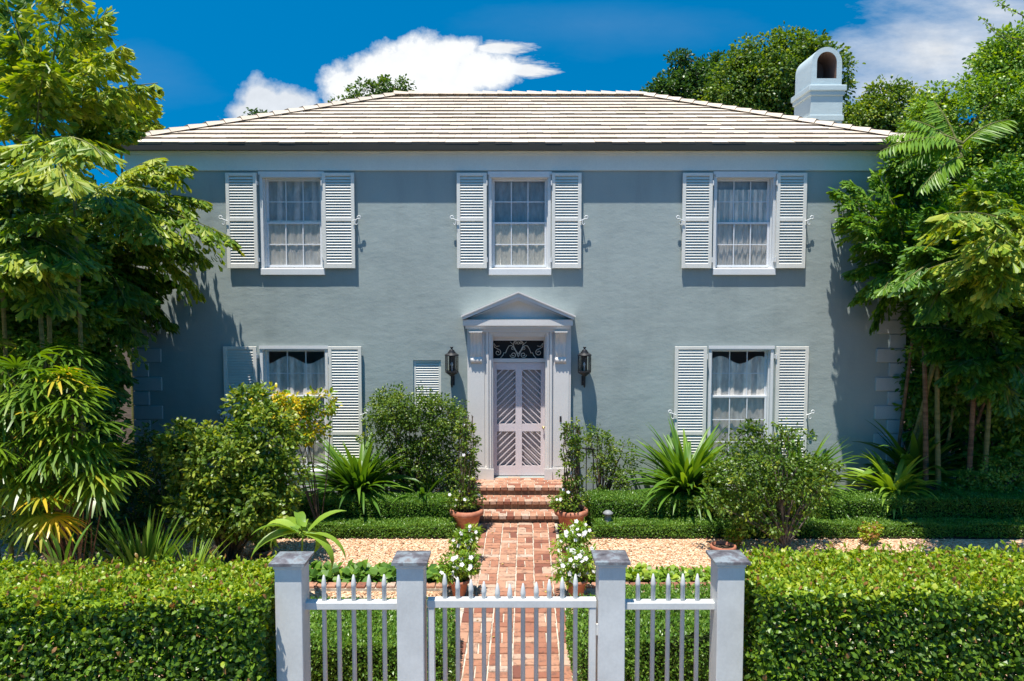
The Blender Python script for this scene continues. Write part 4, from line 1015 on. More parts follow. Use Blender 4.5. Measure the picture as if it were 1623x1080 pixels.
low_hedge('boxwood_hedge', 1.25, 8.8, 11.36, 11.9, .45, 8500, 'low dark green boxwood hedge along the bed right of the steps', 'boxwood hedges under the house bed', 2)
low_hedge('groundcover_strip', -4.8, -.85, 10.95, 11.33, .17, 9500, 'ankle high strip of glossy groundcover in front of left boxwood hedge', 'groundcover strips along the gravel', 4, .03, .02, .035, 'l_box', .62, 'groundcover')
low_hedge('groundcover_strip', 1.3, 8.8, 10.97, 11.33, .17, 8500, 'ankle high strip of glossy groundcover in front of right boxwood hedge', 'groundcover strips along the gravel', 5, .03, .02, .035, 'l_box', .62, 'groundcover')
low_hedge('boxwood_bush', -2.6, -.62, 6.5, 7.5, .50, 9500, 'rounded low boxwood just behind the left fence section and gate', 'boxwoods behind the fence', 6, .034, .021, .10, 'l_box', .6)
low_hedge('boxwood_bush', .62, 1.04, 6.5, 7.55, .50, 11000, 'narrow low boxwood just inside the gate on right', 'boxwoods behind the fence', 7, .034, .021, .05, 'l_box', .6)
low_hedge('boxwood_bush', 1.16, 2.5, 6.5, 7.75, .56, 9500, 'broad low boxwood just behind the right fence section', 'boxwoods behind the fence', 8, .034, .021, .10, 'l_box', .6)

# shrubs ------------------------------------------------------------
def shrub(name, label, cat_, base, ells, nclump, per, rc, L, Wd, m, group=None, stem_n=14, r0=.022, mstem='twig', bs=.5, sd=.22, hollow=.4, extra=None, fn=leaves6, nf=4, up=.5):
    o = thing(name, label, cat_, base, group)
    V, Fc, T, cc = crown(ells, nclump, per, rc, L, Wd, up, fn, nf, bs, sd, hollow)
    leafy(o, 'x', V, Fc, T, m, 'foliage')
    s = MB(); idx = rng.choice(len(cc), min(stem_n, len(cc)), replace=False)
    stems(s, base, [tuple(cc[i]) for i in idx], r0, .004, .12)
    s.build('stems', mstem, o, tuple(base), recalc=False); return o, cc
def E(px, py, Y, rx, rz, ry=None):
    """ellipsoid centred at a photo pixel, radii given in photo pixels"""
    c = W(px, py, Y); k = Y / F; return (tuple(c), (rx * k, (ry or min(rx, rz)) * k, rz * k))
def gp(px, py, Z=0.0):
    """ground point under a pixel"""
    u, v = (px - 811.5) / F, (py - 540) / F; d = Vector((u, math.cos(TH) - v * math.sin(TH), -math.sin(TH) - v * math.cos(TH)))
    return Vector((0, 0, CH)) + d * ((Z - CH) / d.z)
# gardenia mass on the left
shrub('leafy_shrub', 'big rounded bright green shrub in front of lower left window', 'shrub', (-3.9, 9.75, 0),
      [E(350, 735, 9.7, 85, 62), E(420, 700, 9.9, 50, 60), E(330, 800, 9.5, 55, 50), E(400, 800, 9.6, 62, 55), E(285, 705, 9.7, 38, 30), E(395, 640, 10.0, 28, 26), E(450, 760, 9.8, 36, 45)],
      680, 22, .13, .088, .042, 'l_ficus', stem_n=34, bs=.74, sd=.25, r0=.02, hollow=.35)
shrub('yellow_leaf_shrub', 'slender shrub with yellow leaves against the lower left window', 'shrub', (-3.0, 11.1, 0),
      [E(455, 655, 11, 45, 28), E(480, 680, 11, 45, 26), E(505, 640, 11, 26, 20), E(430, 640, 11, 30, 28)], 120, 18, .12, .085, .036, 'l_yellow', stem_n=9, bs=.5, sd=.3, r0=.012, hollow=.1)
shrub('flowering_shrub', 'tall round small leaved shrub left of the front door', 'shrub', (-1.75, 12.35, 0),
      [E(655, 675, 12.3, 82, 62, 40), E(625, 650, 12.3, 45, 35), E(700, 665, 12.35, 45, 45, 30), E(665, 735, 12.3, 70, 40, 30), E(715, 740, 12.3, 40, 40, 25)],
      780, 18, .12, .05, .028, 'l_ficus', stem_n=36, bs=.5, sd=.25, hollow=.25)
shrub('mandevilla_shrub', 'loose small leaved shrub between right railing and strap leaf clump', 'shrub', (1.55, 12.4, 0),
      [E(950, 720, 12.4, 32, 40, 25), E(985, 735, 12.4, 30, 42, 25), E(960, 770, 12.3, 45, 28, 22), E(945, 690, 12.4, 22, 22)], 190, 14, .1, .05, .026, 'l_ficus', stem_n=26, bs=.6, hollow=.1)
o, cc = shrub('lime_tree', 'small bushy citrus tree with green fruit standing in the gravel', 'tree', gp(1245, 868),
      [E(1215, 740, 10.6, 85, 50, 60), E(1180, 770, 10.5, 60, 40, 50), E(1270, 770, 10.5, 55, 45, 50), E(1190, 690, 10.6, 28, 24), E(1250, 690, 10.6, 40, 25), E(1140, 795, 10.4, 40, 28), E(1300, 740, 10.6, 32, 22), E(1215, 820, 10.4, 60, 28, 40)],
      520, 12, .12, .062, .032, 'l_ficus', stem_n=45, r0=.02, mstem='bark', bs=.45, sd=.25, hollow=.15)
trunk = MB(); b0 = gp(1245, 868)
trunk.tube([b0, b0 + Vector((.0, 0, .25)), b0 + Vector((-.12, .05, .7)), b0 + Vector((.15, 0, 1.2))], [.05, .04, .03, .018], 8)
trunk.tube([b0 + Vector((0, 0, .25)), b0 + Vector((.2, 0, .55)), b0 + Vector((.55, .1, .95))], [.03, .024, .012], 7); trunk.tube([b0 + Vector((0, 0, .2)), b0 + Vector((-.3, 0, .6)), b0 + Vector((-.75, .1, .9))], [.03, .022, .01], 7)
trunk.build('trunk', 'bark', o, tuple(b0))
fm = None
for i in rng.choice(len(cc), 26, replace=False):
    p = Vector(cc[i]) + Vector((random.uniform(-.05, .05), -.08, -.04)); q = MB(); r_ = random.uniform(.02, .027)
    q.lathe([(r_ * math.sin(a), -r_ * math.cos(a)) for a in [k * math.pi / 6 for k in range(7)]], p, 8); q.build('lime_fruit', 'lime', o, p)
shrub('green_shrub', 'bright small leaved shrub at far right behind boxwood hedge', 'shrub', (7.9, 12.1, 0), [E(1575, 765, 12, 50, 42, 35), E(1530, 785, 12, 40, 30, 30), E(1615, 750, 12.2, 35, 45)], 420, 14, .1, .05, .028, 'l_box', bs=.75, stem_n=20)

# strap-leaf clumps ---------------------------------------------------
def strap(name, label, cat_, base, n, L, Wd, m, group=None, lift=(.35, 1.35), droop=.55, seg=8, bs=.5, sd=.2, fan=None, part='leaf_rosette'):
    o = thing(name, label, cat_, base, group); P = []; b = np.array(base)
    Vs, Fs, Ts = [], [], []; off = 0
    for k in range(n):
        a = random.uniform(0, 6.283) if fan is None else random.gauss(fan, .9)
        el = random.uniform(*lift); l = L * random.uniform(.65, 1.12); w_ = Wd * random.uniform(.75, 1.15)
        h = np.array([math.cos(a), math.sin(a), 0]); sd_ = np.array([-math.sin(a), math.cos(a), 0]); sd_ = sd_ + np.array([0, 0, random.gauss(0, .3)])
        p = b + h * random.uniform(.02, .09) + np.array([0, 0, random.uniform(0, .1)]); e = el; rows = []
        dr = droop * random.uniform(.5, 1.5) * (1.3 - el * .5)
        for i in range(seg + 1):
            s = i / seg; wd = w_ * (0.55 + 1.2 * s if s < .35 else 1.0) * (1 - max(0, (s - .35) / .65) ** 1.8) * .5 + .002
            d = h * math.cos(e) + np.array([0, 0, math.sin(e)]); nn = np.cross(d, sd_)
            rows.append([p + sd_ * wd + nn * wd * .35, p, p - sd_ * wd + nn * wd * .35]); p = p + d * l / seg; e -= dr / seg * (1 + 2 * s)
        V = np.array(rows).reshape(-1, 3); Fq = []
        for i in range(seg):
            for j in range(2): Fq.append([i * 3 + j, i * 3 + j + 1, i * 3 + j + 4, i * 3 + j + 3])
        Vs.append(V); Fs.append(np.array(Fq) + off); Ts.append(np.full(len(Fq), min(1, max(0, random.gauss(bs, sd))))); off += len(V)
    fast(part, np.concatenate(Vs), np.concatenate(Fs), m, o, tuple(base), np.concatenate(Ts), smooth=True); return o
G_ = 'strap leaved lily clumps in the house bed'
strap('crinum_lily', 'large dark strap leaved clump below the lower left window', 'plant', (-2.6, 12.15, .3), 180, 1.15, .09, 'l_strap', G_, (.3, 1.25), 0.5)
strap('crinum_lily', 'largest strap leaved clump left of the lime tree', 'plant', (2.95, 12.1, .3), 240, 1.3, .09, 'l_strap', G_, (.3, 1.3), 0.5, bs=.6)
strap('crinum_lily', 'strap leaved clump behind the lime tree', 'plant', (4.95, 12.3, .3), 150, 1.25, .085, 'l_strap', G_, (.1, 1.3), .6, bs=.55)
strap('crinum_lily', 'pale yellow green strap leaved clump beside the right corner', 'plant', (6.45, 12.1, .3), 100, .95, .10, 'l_strapp', G_, (.1, 1.25), .6)
strap('crinum_lily', 'dark strap leaved clump at foot of the right palms', 'plant', (7.1, 12.6, .4), 80, 1.35, .13, 'l_strap', G_, (.1, 1.3), bs=.3)
strap('crinum_lily', 'small dark clump beneath the round shrub by the steps', 'plant', (-1.5, 12.1, .2), 26, .85, .08, 'l_strap', G_, (.2, 1.3), bs=.3)
strap('sword_leaf_plant', 'upright clump of narrow sword leaves at lower left', 'plant', (-4.5, 8.7, 0), 100, 1.0, .06, 'l_strap', None, (1.0, 1.55), .25, bs=.65)
strap('sword_leaf_plant', 'thin grassy clump beside the big left shrub', 'plant', (-3.95, 8.75, 0), 60, .8, .022, 'l_strapp', None, (.7, 1.5), .5)
o = strap('ginger_plant', 'broad drooping leaved ginger plant behind the leftmost fence post', 'plant', tuple(W(480, 850, 8.3)), 12, .62, .12, 'l_strapp', None, (-.3, .9), 1.0, bs=.3)
q = MB(); p_ = W(480, 850, 8.3); q.tube([(p_.x - .1, 8.4, 0), (p_.x - .05, 8.35, .45), tuple(p_)], [.015, .013, .01], 6); q.build('stem', 'l_strapp', o, tuple(p_))
strap('lone_leaf_plant', 'three upright leaves poking above the left hedge', 'plant', tuple(W(100, 905, 6.3)), 7, .32, .07, 'l_strap', None, (1.0, 1.5), .2)
# flower spikes of the sword plant are slim stalks
q = thing('flower_spike', 'thin branching seed stalk rising above the sword leaf clump', 'plant', tuple(gp(215, 895))); s = MB(); b0 = gp(215, 895)
s.tube([b0, W(218, 800, b0.y), W(232, 735, b0.y)], [.008, .006, .003], 5); s.tube([W(218, 800, b0.y), W(240, 770, b0.y), W(252, 745, b0.y)], [.005, .004, .003], 5)
s.tube([b0 + Vector((.4, 0, 0)), W(250, 760, b0.y) + Vector((.05, 0, 0))], [.006, .003], 5)
s.build('stalk', 'l_strapp', q, tuple(b0), recalc=False)
n = 260; u = rng.uniform(0, 1, n); A_ = np.array(W(216, 815, b0.y)); B_ = np.array(W(234, 735, b0.y)); P = A_ + (B_ - A_) * u[:, None] + rng.normal(0, .045, (n, 3)); V, Fc = kites(P, unit(n), unit(n), .025, .014)
leafy(q, 'x', V, Fc, tt(n, 2, .8), 'l_yellow', 'seed_heads')
# planting strip leaves
def clump_plants(x0, x1, n, m, label, L, Wd):
    root = thing('strip_planting', label, 'groundcover', ((x0 + x1) / 2, 9.28, 0), 'leafy planting between the brick edgings')
    P = np.stack([rng.uniform(x0, x1, n), rng.uniform(9.14, 9.44, n), rng.uniform(.02, .10, n)], 1); P[:, 2] += .06 * np.clip(lumps(P, 5, 3), 0, 1)
    D = nrm(unit(n) + np.array([0, 0, .2])); N = nrm(unit(n) * .4 + np.array([0, -.3, 1])); sz = rng.uniform(.6, 1.3, n)
    V, Fc = leaves6(P, D, N, L * sz, Wd * sz); leafy(root, 'x', V, Fc, tt(n, 4, .6, .25), m, 'foliage')
clump_plants(-5.3, -.75, 1100, 'l_strap', 'bright broad lily leaves in the strip left of the path', .13, .10)
clump_plants(.78, 6.3, 1900, 'l_lime', 'mixed green leaves in the strip right of the path', .10, .06)

# pots ------------------------------------------------------------------
def pot(name, label, c, r, h, group=None, rim=.03):
    o = thing(name, label, 'pot', c, group); m_ = MB(); rb = r * .62
    m_.lathe([(0, 0), (rb, 0), (rb + .005, .01), (r * .9, h - rim * 2), (r, h - rim * 1.9), (r + rim * .5, h - rim * 1.6), (r + rim * .62, h - rim * .9), (r + rim * .5, h - rim * .2), (r + rim * .1, h), (r - rim * .4, h - .004), (r - rim * .6, h - .06)], c, 32)
    m_.build('pot_body', 'pot', o, c); m_ = MB(); m_.lathe([(r - rim * .5, h - .05), (0, h - .04)], c, 20); m_.build('soil', 'soil', o, c); return o
FLM = {}
def flowers(root, P, s):
    """each bloom a part of its own, copies share one mesh"""
    if s not in FLM:
        A, B, N = np.array([1., 0, 0]), np.array([0, 1., 0]), np.array([0, 0, 1.]); n = 6
        a = np.arange(5) * 1.2566; DD = np.stack([np.cos(a), np.sin(a), 0 * a + .15], 1); V, Fc = leaves6(np.zeros((5, 3)), DD, np.tile(N, (5, 1)), s, s * .8, .02, .12)
        FLM[s] = fast('flower', V, Fc, 'petal', None, (0, 0, 0), tt(5, 4, .6)); bpy.data.objects.remove(FLM[s]) if False else None
        proto = FLM[s]; FLM[s] = proto.data; bpy.data.objects.remove(proto)
    for p in P:
        o = bpy.data.objects.new('flower', FLM[s]); S.collection.objects.link(o); o.parent = root; o.location = Vector(p) - WL[root.name]
        nv = Vector((random.gauss(0, .5), -.9 + random.gauss(0, .4), .7)); o.rotation_euler = nv.to_track_quat('Z', 'Y').to_euler(); k = random.uniform(.8, 1.2); o.scale = (k, k, k)
def bigpot(px, label, vlab, ht):
    c = gp(px, 846); c.z = 0.0; pot('terracotta_pot', label, tuple(c), .235, .40, 'large terracotta pots at the steps', .05)
    base = (c.x, c.y, .36); o = thing('mandevilla_vine', vlab, 'plant', base, 'climbing vines in the large pots')
    zt = WZ(ht, c.y); ells = [((c.x, c.y, .36 + (zt - .36) * k), (.20 - .04 * k, .2 - .04 * k, .22)) for k in (.15, .4, .65, .85)]; ells.append(((c.x - .05, c.y, .5), (.33, .25, .2)))
    V, Fc, T, cc = crown(ells, 165, 11, .07, .05, .028, .5, leaves6, 4, .6, .22, .2); leafy(o, 'x', V, Fc, T, 'l_ficus', 'foliage')
    s = MB()
    for k in range(12):
        a = k * .52; s.tube([(c.x + .08 * math.cos(a), c.y + .08 * math.sin(a), .36)] + [(c.x + .11 * math.cos(a + j * .35) + random.gauss(0, .012), c.y + .11 * math.sin(a + j * .35), .36 + (zt - .40) * j / 7) for j in range(1, 8)], [.008] * 4 + [.005] * 4, 5, cap=False)
    s.build('stems', 'twig', o, base, recalc=False)
    flowers(o, cc[rng.choice(len(cc), 13, replace=False)] + np.array([0, -.06, .03]), .028)
bigpot(740, 'large terracotta pot at left foot of the steps', 'tall vine in the left large pot with a few white flowers', 655)
bigpot(905, 'large terracotta pot at right foot of the steps', 'tall leggy vine in the right large pot with white flowers', 668)
def smallpot(px, py, r, h, lab, plab, sc=1.0, nfl=20):
    c = gp(px, py); pot('small_terracotta_pot', lab, tuple(c), r, h, 'small terracotta pots along the path', .025)
    base = (c.x, c.y, h - .03); o = thing('white_flowering_plant', plab, 'plant', base, 'white flowering plants in small pots')
    el = [((c.x, c.y, h + .13 * sc), (.20 * sc, .17 * sc, .17 * sc)), ((c.x + .1 * sc, c.y, h + .2 * sc), (.14 * sc, .12 * sc, .13 * sc)), ((c.x - .1 * sc, c.y, h + .05), (.15 * sc, .12 * sc, .1 * sc))]
    V, Fc, T, cc = crown(el, int(75 * sc), 12, .06, .07, .022, .5, leaves6, 4, .55, .2, .2); leafy(o, 'x', V, Fc, T, 'l_lime', 'foliage')
    s = MB(); stems(s, base, [tuple(cc[i]) for i in rng.choice(len(cc), 16, replace=False)], .007, .003, .04); s.build('stems', 'twig', o, base, recalc=False)
    P = cc[rng.choice(len(cc), min(nfl, len(cc)), replace=False)] + np.array([0, -.07, .05]); flowers(o, P, .032)
smallpot(738, 893, .11, .22, 'small terracotta pot left of path, nearer the steps', 'white flowered plant in upper left small pot', .95, 16)
smallpot(728, 945, .12, .22, 'small terracotta pot left of path, nearer the gate', 'white flowered plant in lower left small pot', 1.05, 20)
smallpot(906, 897, .12, .24, 'small terracotta pot right of path, nearer the steps', 'dense white flowered plant in upper right small pot', 1.1, 30)
smallpot(913, 947, .13, .24, 'small terracotta pot right of path, nearer the gate', 'dense white flowered plant in lower right small pot', 1.15, 28)
c = gp(1146, 873); pot('terracotta_bowl', 'shallow terracotta bowl on gravel beside the lime tree', (c.x, c.y, 0), .17, .09, None, .03)
def tuft(px, py, r, lab, m='l_lime'):
    c = gp(px, py); o = thing('variegated_plant', lab, 'plant', (c.x, c.y, .05), 'pale variegated plants on the gravel'); V, Fc, T, cc = crown([((c.x, c.y, .05 + r), (r, r, r))], 40, 12, .05, .05, .03, .5, leaves6, 4, .85, .15, .2)
    leafy(o, 'x', V, Fc, T, 'l_hedge', 'foliage')
tuft(1163, 866, .10, 'small pale plant growing in the terracotta bowl'); tuft(1380, 862, .13, 'small pale variegated plant on gravel behind right hedge'); tuft(418, 878, .15, 'small pale variegated plant in pot left of ginger plant')
c = gp(416, 884); pot('small_terracotta_pot', 'low terracotta pot at foot of the big left shrub', (c.x, c.y, 0), .13, .12, None, .025)
c = gp(960, 836); o = thing('garden_light', 'small grey cylindrical garden light in front of right boxwood hedge', 'light', (c.x, 11.2, 0)); m_ = MB(); m_.lathe([(.05, 0), (.055, .2), (.055, .24), (.08, .25), (.08, .27), (.04, .30), (0, .31)], (c.x, 11.2, .05), 14)
M['greym'] = mat('grey_metal', (0.22, .23, .23), .5)[0]; m_.build('housing', 'greym', o, (c.x, 11.2, 0)); m_ = MB(); m_.lathe([(.012, -.05), (.012, .05)], (c.x, 11.2, 0.0), 8); m_.build('stake', 'iron', o, (c.x, 11.2, 0))

# palms -------------------------------------------------------------------
def frond(par, b, tip, arch_, kind, m, npin=15, leafL=.15, leafW=.075, bs=.55, sd=.2, span=.42, dr=.35):
    b, tip = Vector(b), Vector(tip); L = (tip - b).length; ctrl = (b + tip) / 2 + Vector((0, 0, arch_ * L)) - (tip - b) * .05
    pts = bez(b, ctrl, tip, 14); pts = [Vector((p.x, min(p.y, 12.7) if -6.9 < p.x < 7.05 and b.y < 13 else p.y, p.z)) for p in pts]; P0 = np.array([tuple(p) for p in pts])
    def at(s):
        x = s * 13; i = np.minimum(x.astype(int), 12); f = (x - i)[:, None]; return P0[i] * (1 - f) + P0[i + 1] * f, nrm(P0[i + 1] - P0[i])
    parts = []; rach = MB(); rach.tube(pts, [.014 * (1 - .8 * i / 13) + .002 for i in range(14)], 5, 1, cap=False)
    tb = min(1, max(0, random.gauss(bs, sd * .5)))
    if kind == 'bi':
        s = np.repeat(np.linspace(.14, .97, npin), 2); sg = np.tile([1., -1.], npin); s = np.clip(s + rng.normal(0, .01, len(s)), 0, .99)
        o_, d_ = at(s); side = nrm(np.cross(d_, np.array([0, 0, 1.]))); upv = np.cross(side, d_)
        ln = L * span * np.sin(np.pi * (s * .86 + .16)) ** .8 * rng.uniform(.8, 1.15, len(s))
        dirn = nrm(side * sg[:, None] + d_ * rng.uniform(.5, 1., len(s))[:, None] + upv * rng.uniform(-.45, .35, len(s))[:, None])
        nl = 8; q = np.linspace(.12, 1.0, nl)
        PP, DD, NN, LL = [], [], [], []
        for k in range(nl):
            o2 = o_ + dirn * (ln * q[k])[:, None] + np.array([0, 0, -1.]) * (dr * ln * q[k] ** 2)[:, None]
            for s2 in (1, -1):
                d2 = nrm(dirn * (.7 + .5 * (k == nl - 1)) + np.cross(dirn, upv) * s2 * (.6 if k < nl - 1 else .3) + np.array([0, 0, -.75]) + unit(len(s)) * .38)
                PP.append(o2); DD.append(d2); NN.append(nrm(upv + unit(len(s)) * .75)); LL.append(leafL * rng.uniform(.7, 1.15, len(s)) * (1.1 - .25 * q[k]))
        PP, DD, NN, LL = map(np.concatenate, (PP, DD, NN, LL)); V, Fc = fish(PP, DD, NN, LL, LL * (leafW / leafL)); T = np.repeat(np.clip(tb + rng.normal(0, sd, len(PP)), 0, 1), 3); parts.append((V, Fc, T))
    else:
        n = npin; s = np.repeat(np.linspace(.12, .99, n), 2); sg = np.tile([1., -1.], n); o_, d_ = at(np.clip(s, 0, .995)); side = nrm(np.cross(d_, np.array([0, 0, 1.]))); upv = np.cross(side, d_)
        ln = leafL * np.sin(np.pi * (s * .75 + .2)) ** .6 * rng.uniform(.85, 1.1, len(s))
        dd = nrm(side * sg[:, None] * .8 + d_ * .55 + np.array([0, 0, -.55 * (dr / .35)]) + unit(len(s)) * .13); V, Fc = (fish if kind == 'mac' else kites)(o_, dd, nrm(upv + unit(len(s)) * .25), ln, leafW)
        T = np.repeat(np.clip(tb + rng.normal(0, sd, len(s)), 0, 1), 3 if kind == 'mac' else 2); parts.append((V, Fc, T))
    V, Fc, T = cat(parts)
    # rachis as tris
    rv = np.array(rach.v); rf = np.array(rach.f); rf = np.concatenate([rf[:, [0, 1, 2]], rf[:, [0, 2, 3]]]) + len(V)
    mi = np.concatenate([np.zeros(len(Fc), int), np.ones(len(rf), int)])
    return fast('frond', np.concatenate([V, rv]), np.concatenate([Fc, rf]), [m, 'cane'], par, tuple(b), np.concatenate([T, np.full(len(rf), .5)]), mi)
def palm(name, label, base, stems_, fr, group, m, husk='cane', r=.034):
    """stems_: list of (top point); fr: list of (base, tip, arch, kind, kwargs)"""
    o = thing(name, label, 'palm', base, group)
    for tp in stems_:
        s = MB(); tp = Vector(tp); b = Vector((tp.x + random.uniform(-.18, .18), (max(tp.y, 12.8) if tp.x > 0 and tp.y > 11 else tp.y) + random.uniform(0, .2), 0))
        s.tube(bez(b, (b + tp) / 2 + Vector((random.uniform(-.2, .2) * .4, 0, 0)), tp, 9), [r * (1 - .04 * i) for i in range(9)], 8, 0); s.build('trunk', husk if random.random() < .6 else 'cane', o, tuple(b))
    for b, tp, ar, kind, kw in fr: frond(o, b, tp, ar, kind, m, **kw)
    return o
def rf_(c, n, L, kind, kw, zr=(-.5, .9), yb=0):
    """n random fronds round a crown point"""
    out = []; c = Vector(c)
    for k in range(n):
        a = random.uniform(0, 6.283); z = random.uniform(*zr); l = L * random.uniform(.75, 1.15)
        d = Vector((math.cos(a), math.sin(a) + yb, z)).normalized(); b = c + Vector((random.gauss(0, .08), random.gauss(0, .08), random.uniform(-.35, .1)))
        out.append((b, b + d * l, random.uniform(.12, .25), kind, kw))
    return out
FT = dict(npin=11, leafL=.20, leafW=.07, bs=.72, sd=.22, span=.3)
GL, GR = 'fishtail palms crowding the left side', 'feathery palms crowding the right side'
# A: topmost left palm
def pf(c, Yb, tips, kind='bi', kw=FT, ar=.16):
    b = W(c[0], c[1], Yb); return [(b + Vector((0, 0, random.uniform(-.15, .1))), W(t_[0], t_[1], Yb + t_[2]), ar, kind, kw) for t_ in tips]
fr = pf((70, 190), 9.6, [(10, 5, 0), (60, -30, .5), (110, -25, -.3), (170, 15, .2), (200, 70, -.4), (250, 132, -.2), (140, 60, .8), (-40, 60, 0), (30, 60, -.8)], ar=.12)
fr += pf((110, 235), 9.9, [(215, 205, .3), (20, 185, 0), (140, 165, .2), (50, 215, -.2), (180, 180, .3)], ar=.15)
fr += pf((60, 250), 9.2, [(165, 245, -.8), (20, 290, -.9), (110, 300, -1.2), (-60, 230, -.5)], ar=.25)
palm('fishtail_palm', 'tallest yellow green fishtail palm at the top left', (-6.3, 9.8, 0), [W(70, 200, 9.6), W(50, 260, 9.3), W(110, 150, 10)], fr + rf_(W(60, 240, 9.5), 3, 1.4, 'bi', FT, (.1, 1.0)), GL, 'l_palm')
# B: middle left palm reaching over the shutter
FT2 = dict(npin=15, leafL=.19, leafW=.078, bs=.66, sd=.27)
fr = pf((140, 330), 11.6, [(300, 262, .6), (330, 320, .6), (378, 385, .1), (335, 415, .9), (250, 250, .5), (260, 380, -.8), (180, 330, -1.6), (325, 470, .95), (60, 300, -1.), (300, 340, .9), (230, 300, -.4)], kw=FT2, ar=.22)
fr += pf((150, 430), 11.9, [(280, 515, .9), (280, 450, .6), (215, 540, -.3), (60, 430, -.9), (200, 480, -1.2), (180, 600, -.2), (310, 400, .4), (255, 470, .8), (120, 470, -.9), (60, 500, -.9), (140, 520, -.7)], kw=dict(FT2, bs=.35), ar=.22)
palm('fishtail_palm', 'broad fishtail palm whose fronds hang before the upper left shutter', (-6.6, 11.8, 0), [W(140, 340, 11.6), W(160, 430, 11.9), W(120, 380, 11.7)], fr + rf_(W(110, 380, 11.2), 5, 1.5, 'bi', dict(FT2, bs=.4), (-.4, .6)), GL, 'l_palm')
# C: dark palms at far left
fr = pf((0, 380), 9.4, [(100, 340, -.8), (60, 420, -1.), (130, 420, -.6), (-80, 330, 0), (40, 300, -.5), (100, 490, -.3)], kw=dict(FT2, bs=.45), ar=.2)
palm('fishtail_palm', 'shaded fishtail palm at the left edge above the lady palm', (-7.2, 9.6, 0), [W(0, 390, 9.4), W(-40, 420, 9.8)], fr + rf_(W(-10, 420, 9.8), 12, 1.6, 'bi', dict(FT2, bs=.35), (-.5, .6)), GL, 'l_palm')
fr = pf((110, 540), 11.6, [(200, 520, 0), (205, 600, 0), (60, 520, 0), (180, 640, -.4), (150, 620, -.6), (240, 470, .6)], kw=dict(FT2, bs=.2), ar=.2)
palm('fishtail_palm', 'low dark fishtail palm by the left corner of the house', (-6.9, 11.6, 0), [W(110, 560, 11.6), W(130, 520, 11.6)], fr + rf_(W(100, 580, 11.5), 8, 1.2, 'bi', dict(FT2, bs=.2), (-.5, .6)), GL, 'l_palmd')
# D: bright small palm behind the eave
fr = pf((190, 205), 15.5, [(245, 165, 0), (252, 195, 0), (215, 150, .3), (175, 150, 0), (235, 225, -.3), (160, 180, 0), (200, 140, -.4)], kw=dict(npin=9, leafL=.2, leafW=.09, bs=.9, sd=.12), ar=.15)
palm('fishtail_palm', 'bright yellow green palm showing above the left end of the eave', (-8.4, 15.6, 0), [W(190, 210, 15.5)], fr, GL, 'l_palm')
# right palms
RP = dict(npin=14, leafL=.19, leafW=.068, bs=.62, sd=.25, span=.38)
fr = pf((1440, 420), 12.2, [(1325, 300, .3), (1335, 345, -.1), (1345, 285, .5), (1390, 275, .3), (1345, 430, .2), (1360, 385, -.3), (1420, 330, -.5), (1400, 460, -.6), (1350, 475, .4), (1480, 330, -.4), (1380, 520, .3)], kw=RP, ar=.2)
palm('fishtail_palm', 'dark glossy palm hanging over the right corner of the house', (7.0, 12.0, 0), [W(1462, 420, 12.2)], fr + rf_(W(1490, 420, 12.0), 7, 1.4, 'bi', dict(RP, bs=.35), (-.4, .7)), GR, 'l_palmd', 'husk')
MC = dict(npin=26, leafL=.42, leafW=.05, bs=.8, sd=.15, dr=.5)
fr = pf((1525, 235), 11.6, [(1395, 240, -.2), (1410, 215, .1), (1425, 262, .0), (1440, 190, .2), (1600, 190, .1), (1480, 160, .4), (1460, 300, -.3)], kind='pin', kw=MC, ar=.2)
fr += pf((1520, 420), 10.8, [(1430, 450, -.5), (1480, 330, -.3), (1600, 410, -.8), (1450, 390, -.2), (1560, 330, -.4), (1470, 500, -.4), (1560, 500, -.6)], kw=dict(RP, bs=.5), ar=.2)
palm('fishtail_palm', 'palm right of the house with a pale feathery frond over the frieze', (7.6, 11.6, 0), [W(1520, 430, 11.4), W(1530, 300, 11.6)], fr + rf_(W(1540, 430, 11.3), 13, 1.4, 'bi', dict(RP, bs=.45), (-.4, .7)), GR, 'l_palmd', 'husk')
fr = pf((1640, 370), 9.6, [(1495, 340, -.6), (1540, 300, 0), (1560, 400, -.8), (1520, 430, -.2), (1580, 470, -.5)], kw=dict(RP, bs=.7, leafL=.19, leafW=.075), ar=.2)
palm('fishtail_palm', 'nearer palm at the right edge with bright fishtail frond', (7.4, 9.9, 0), [W(1740, 400, 9.7)], fr + rf_(W(1660, 400, 9.8), 9, 1.4, 'bi', dict(RP, bs=.6), (-.4, .7)), GR, 'l_palm', 'husk')
fr = pf((1580, 560), 11.4, [(1500, 540, 0), (1540, 620, -.2), (1620, 560, -.5), (1470, 560, .3), (1560, 500, -.4), (1600, 650, -.2), (1520, 580, -.4), (1640, 620, -.4), (1490, 600, .2), (1450, 520, .4)], kw=dict(RP, bs=.3), ar=.2)
palm('fishtail_palm', 'multi stemmed palm with ringed canes right of the quoins', (7.9, 12.0, 0), [W(1600, 520, 11.8), W(1540, 480, 12)], fr + rf_(W(1590, 520, 11.8), 12, 1.2, 'bi', dict(RP, bs=.3), (-.4, .7)), GR, 'l_palmd', 'husk')
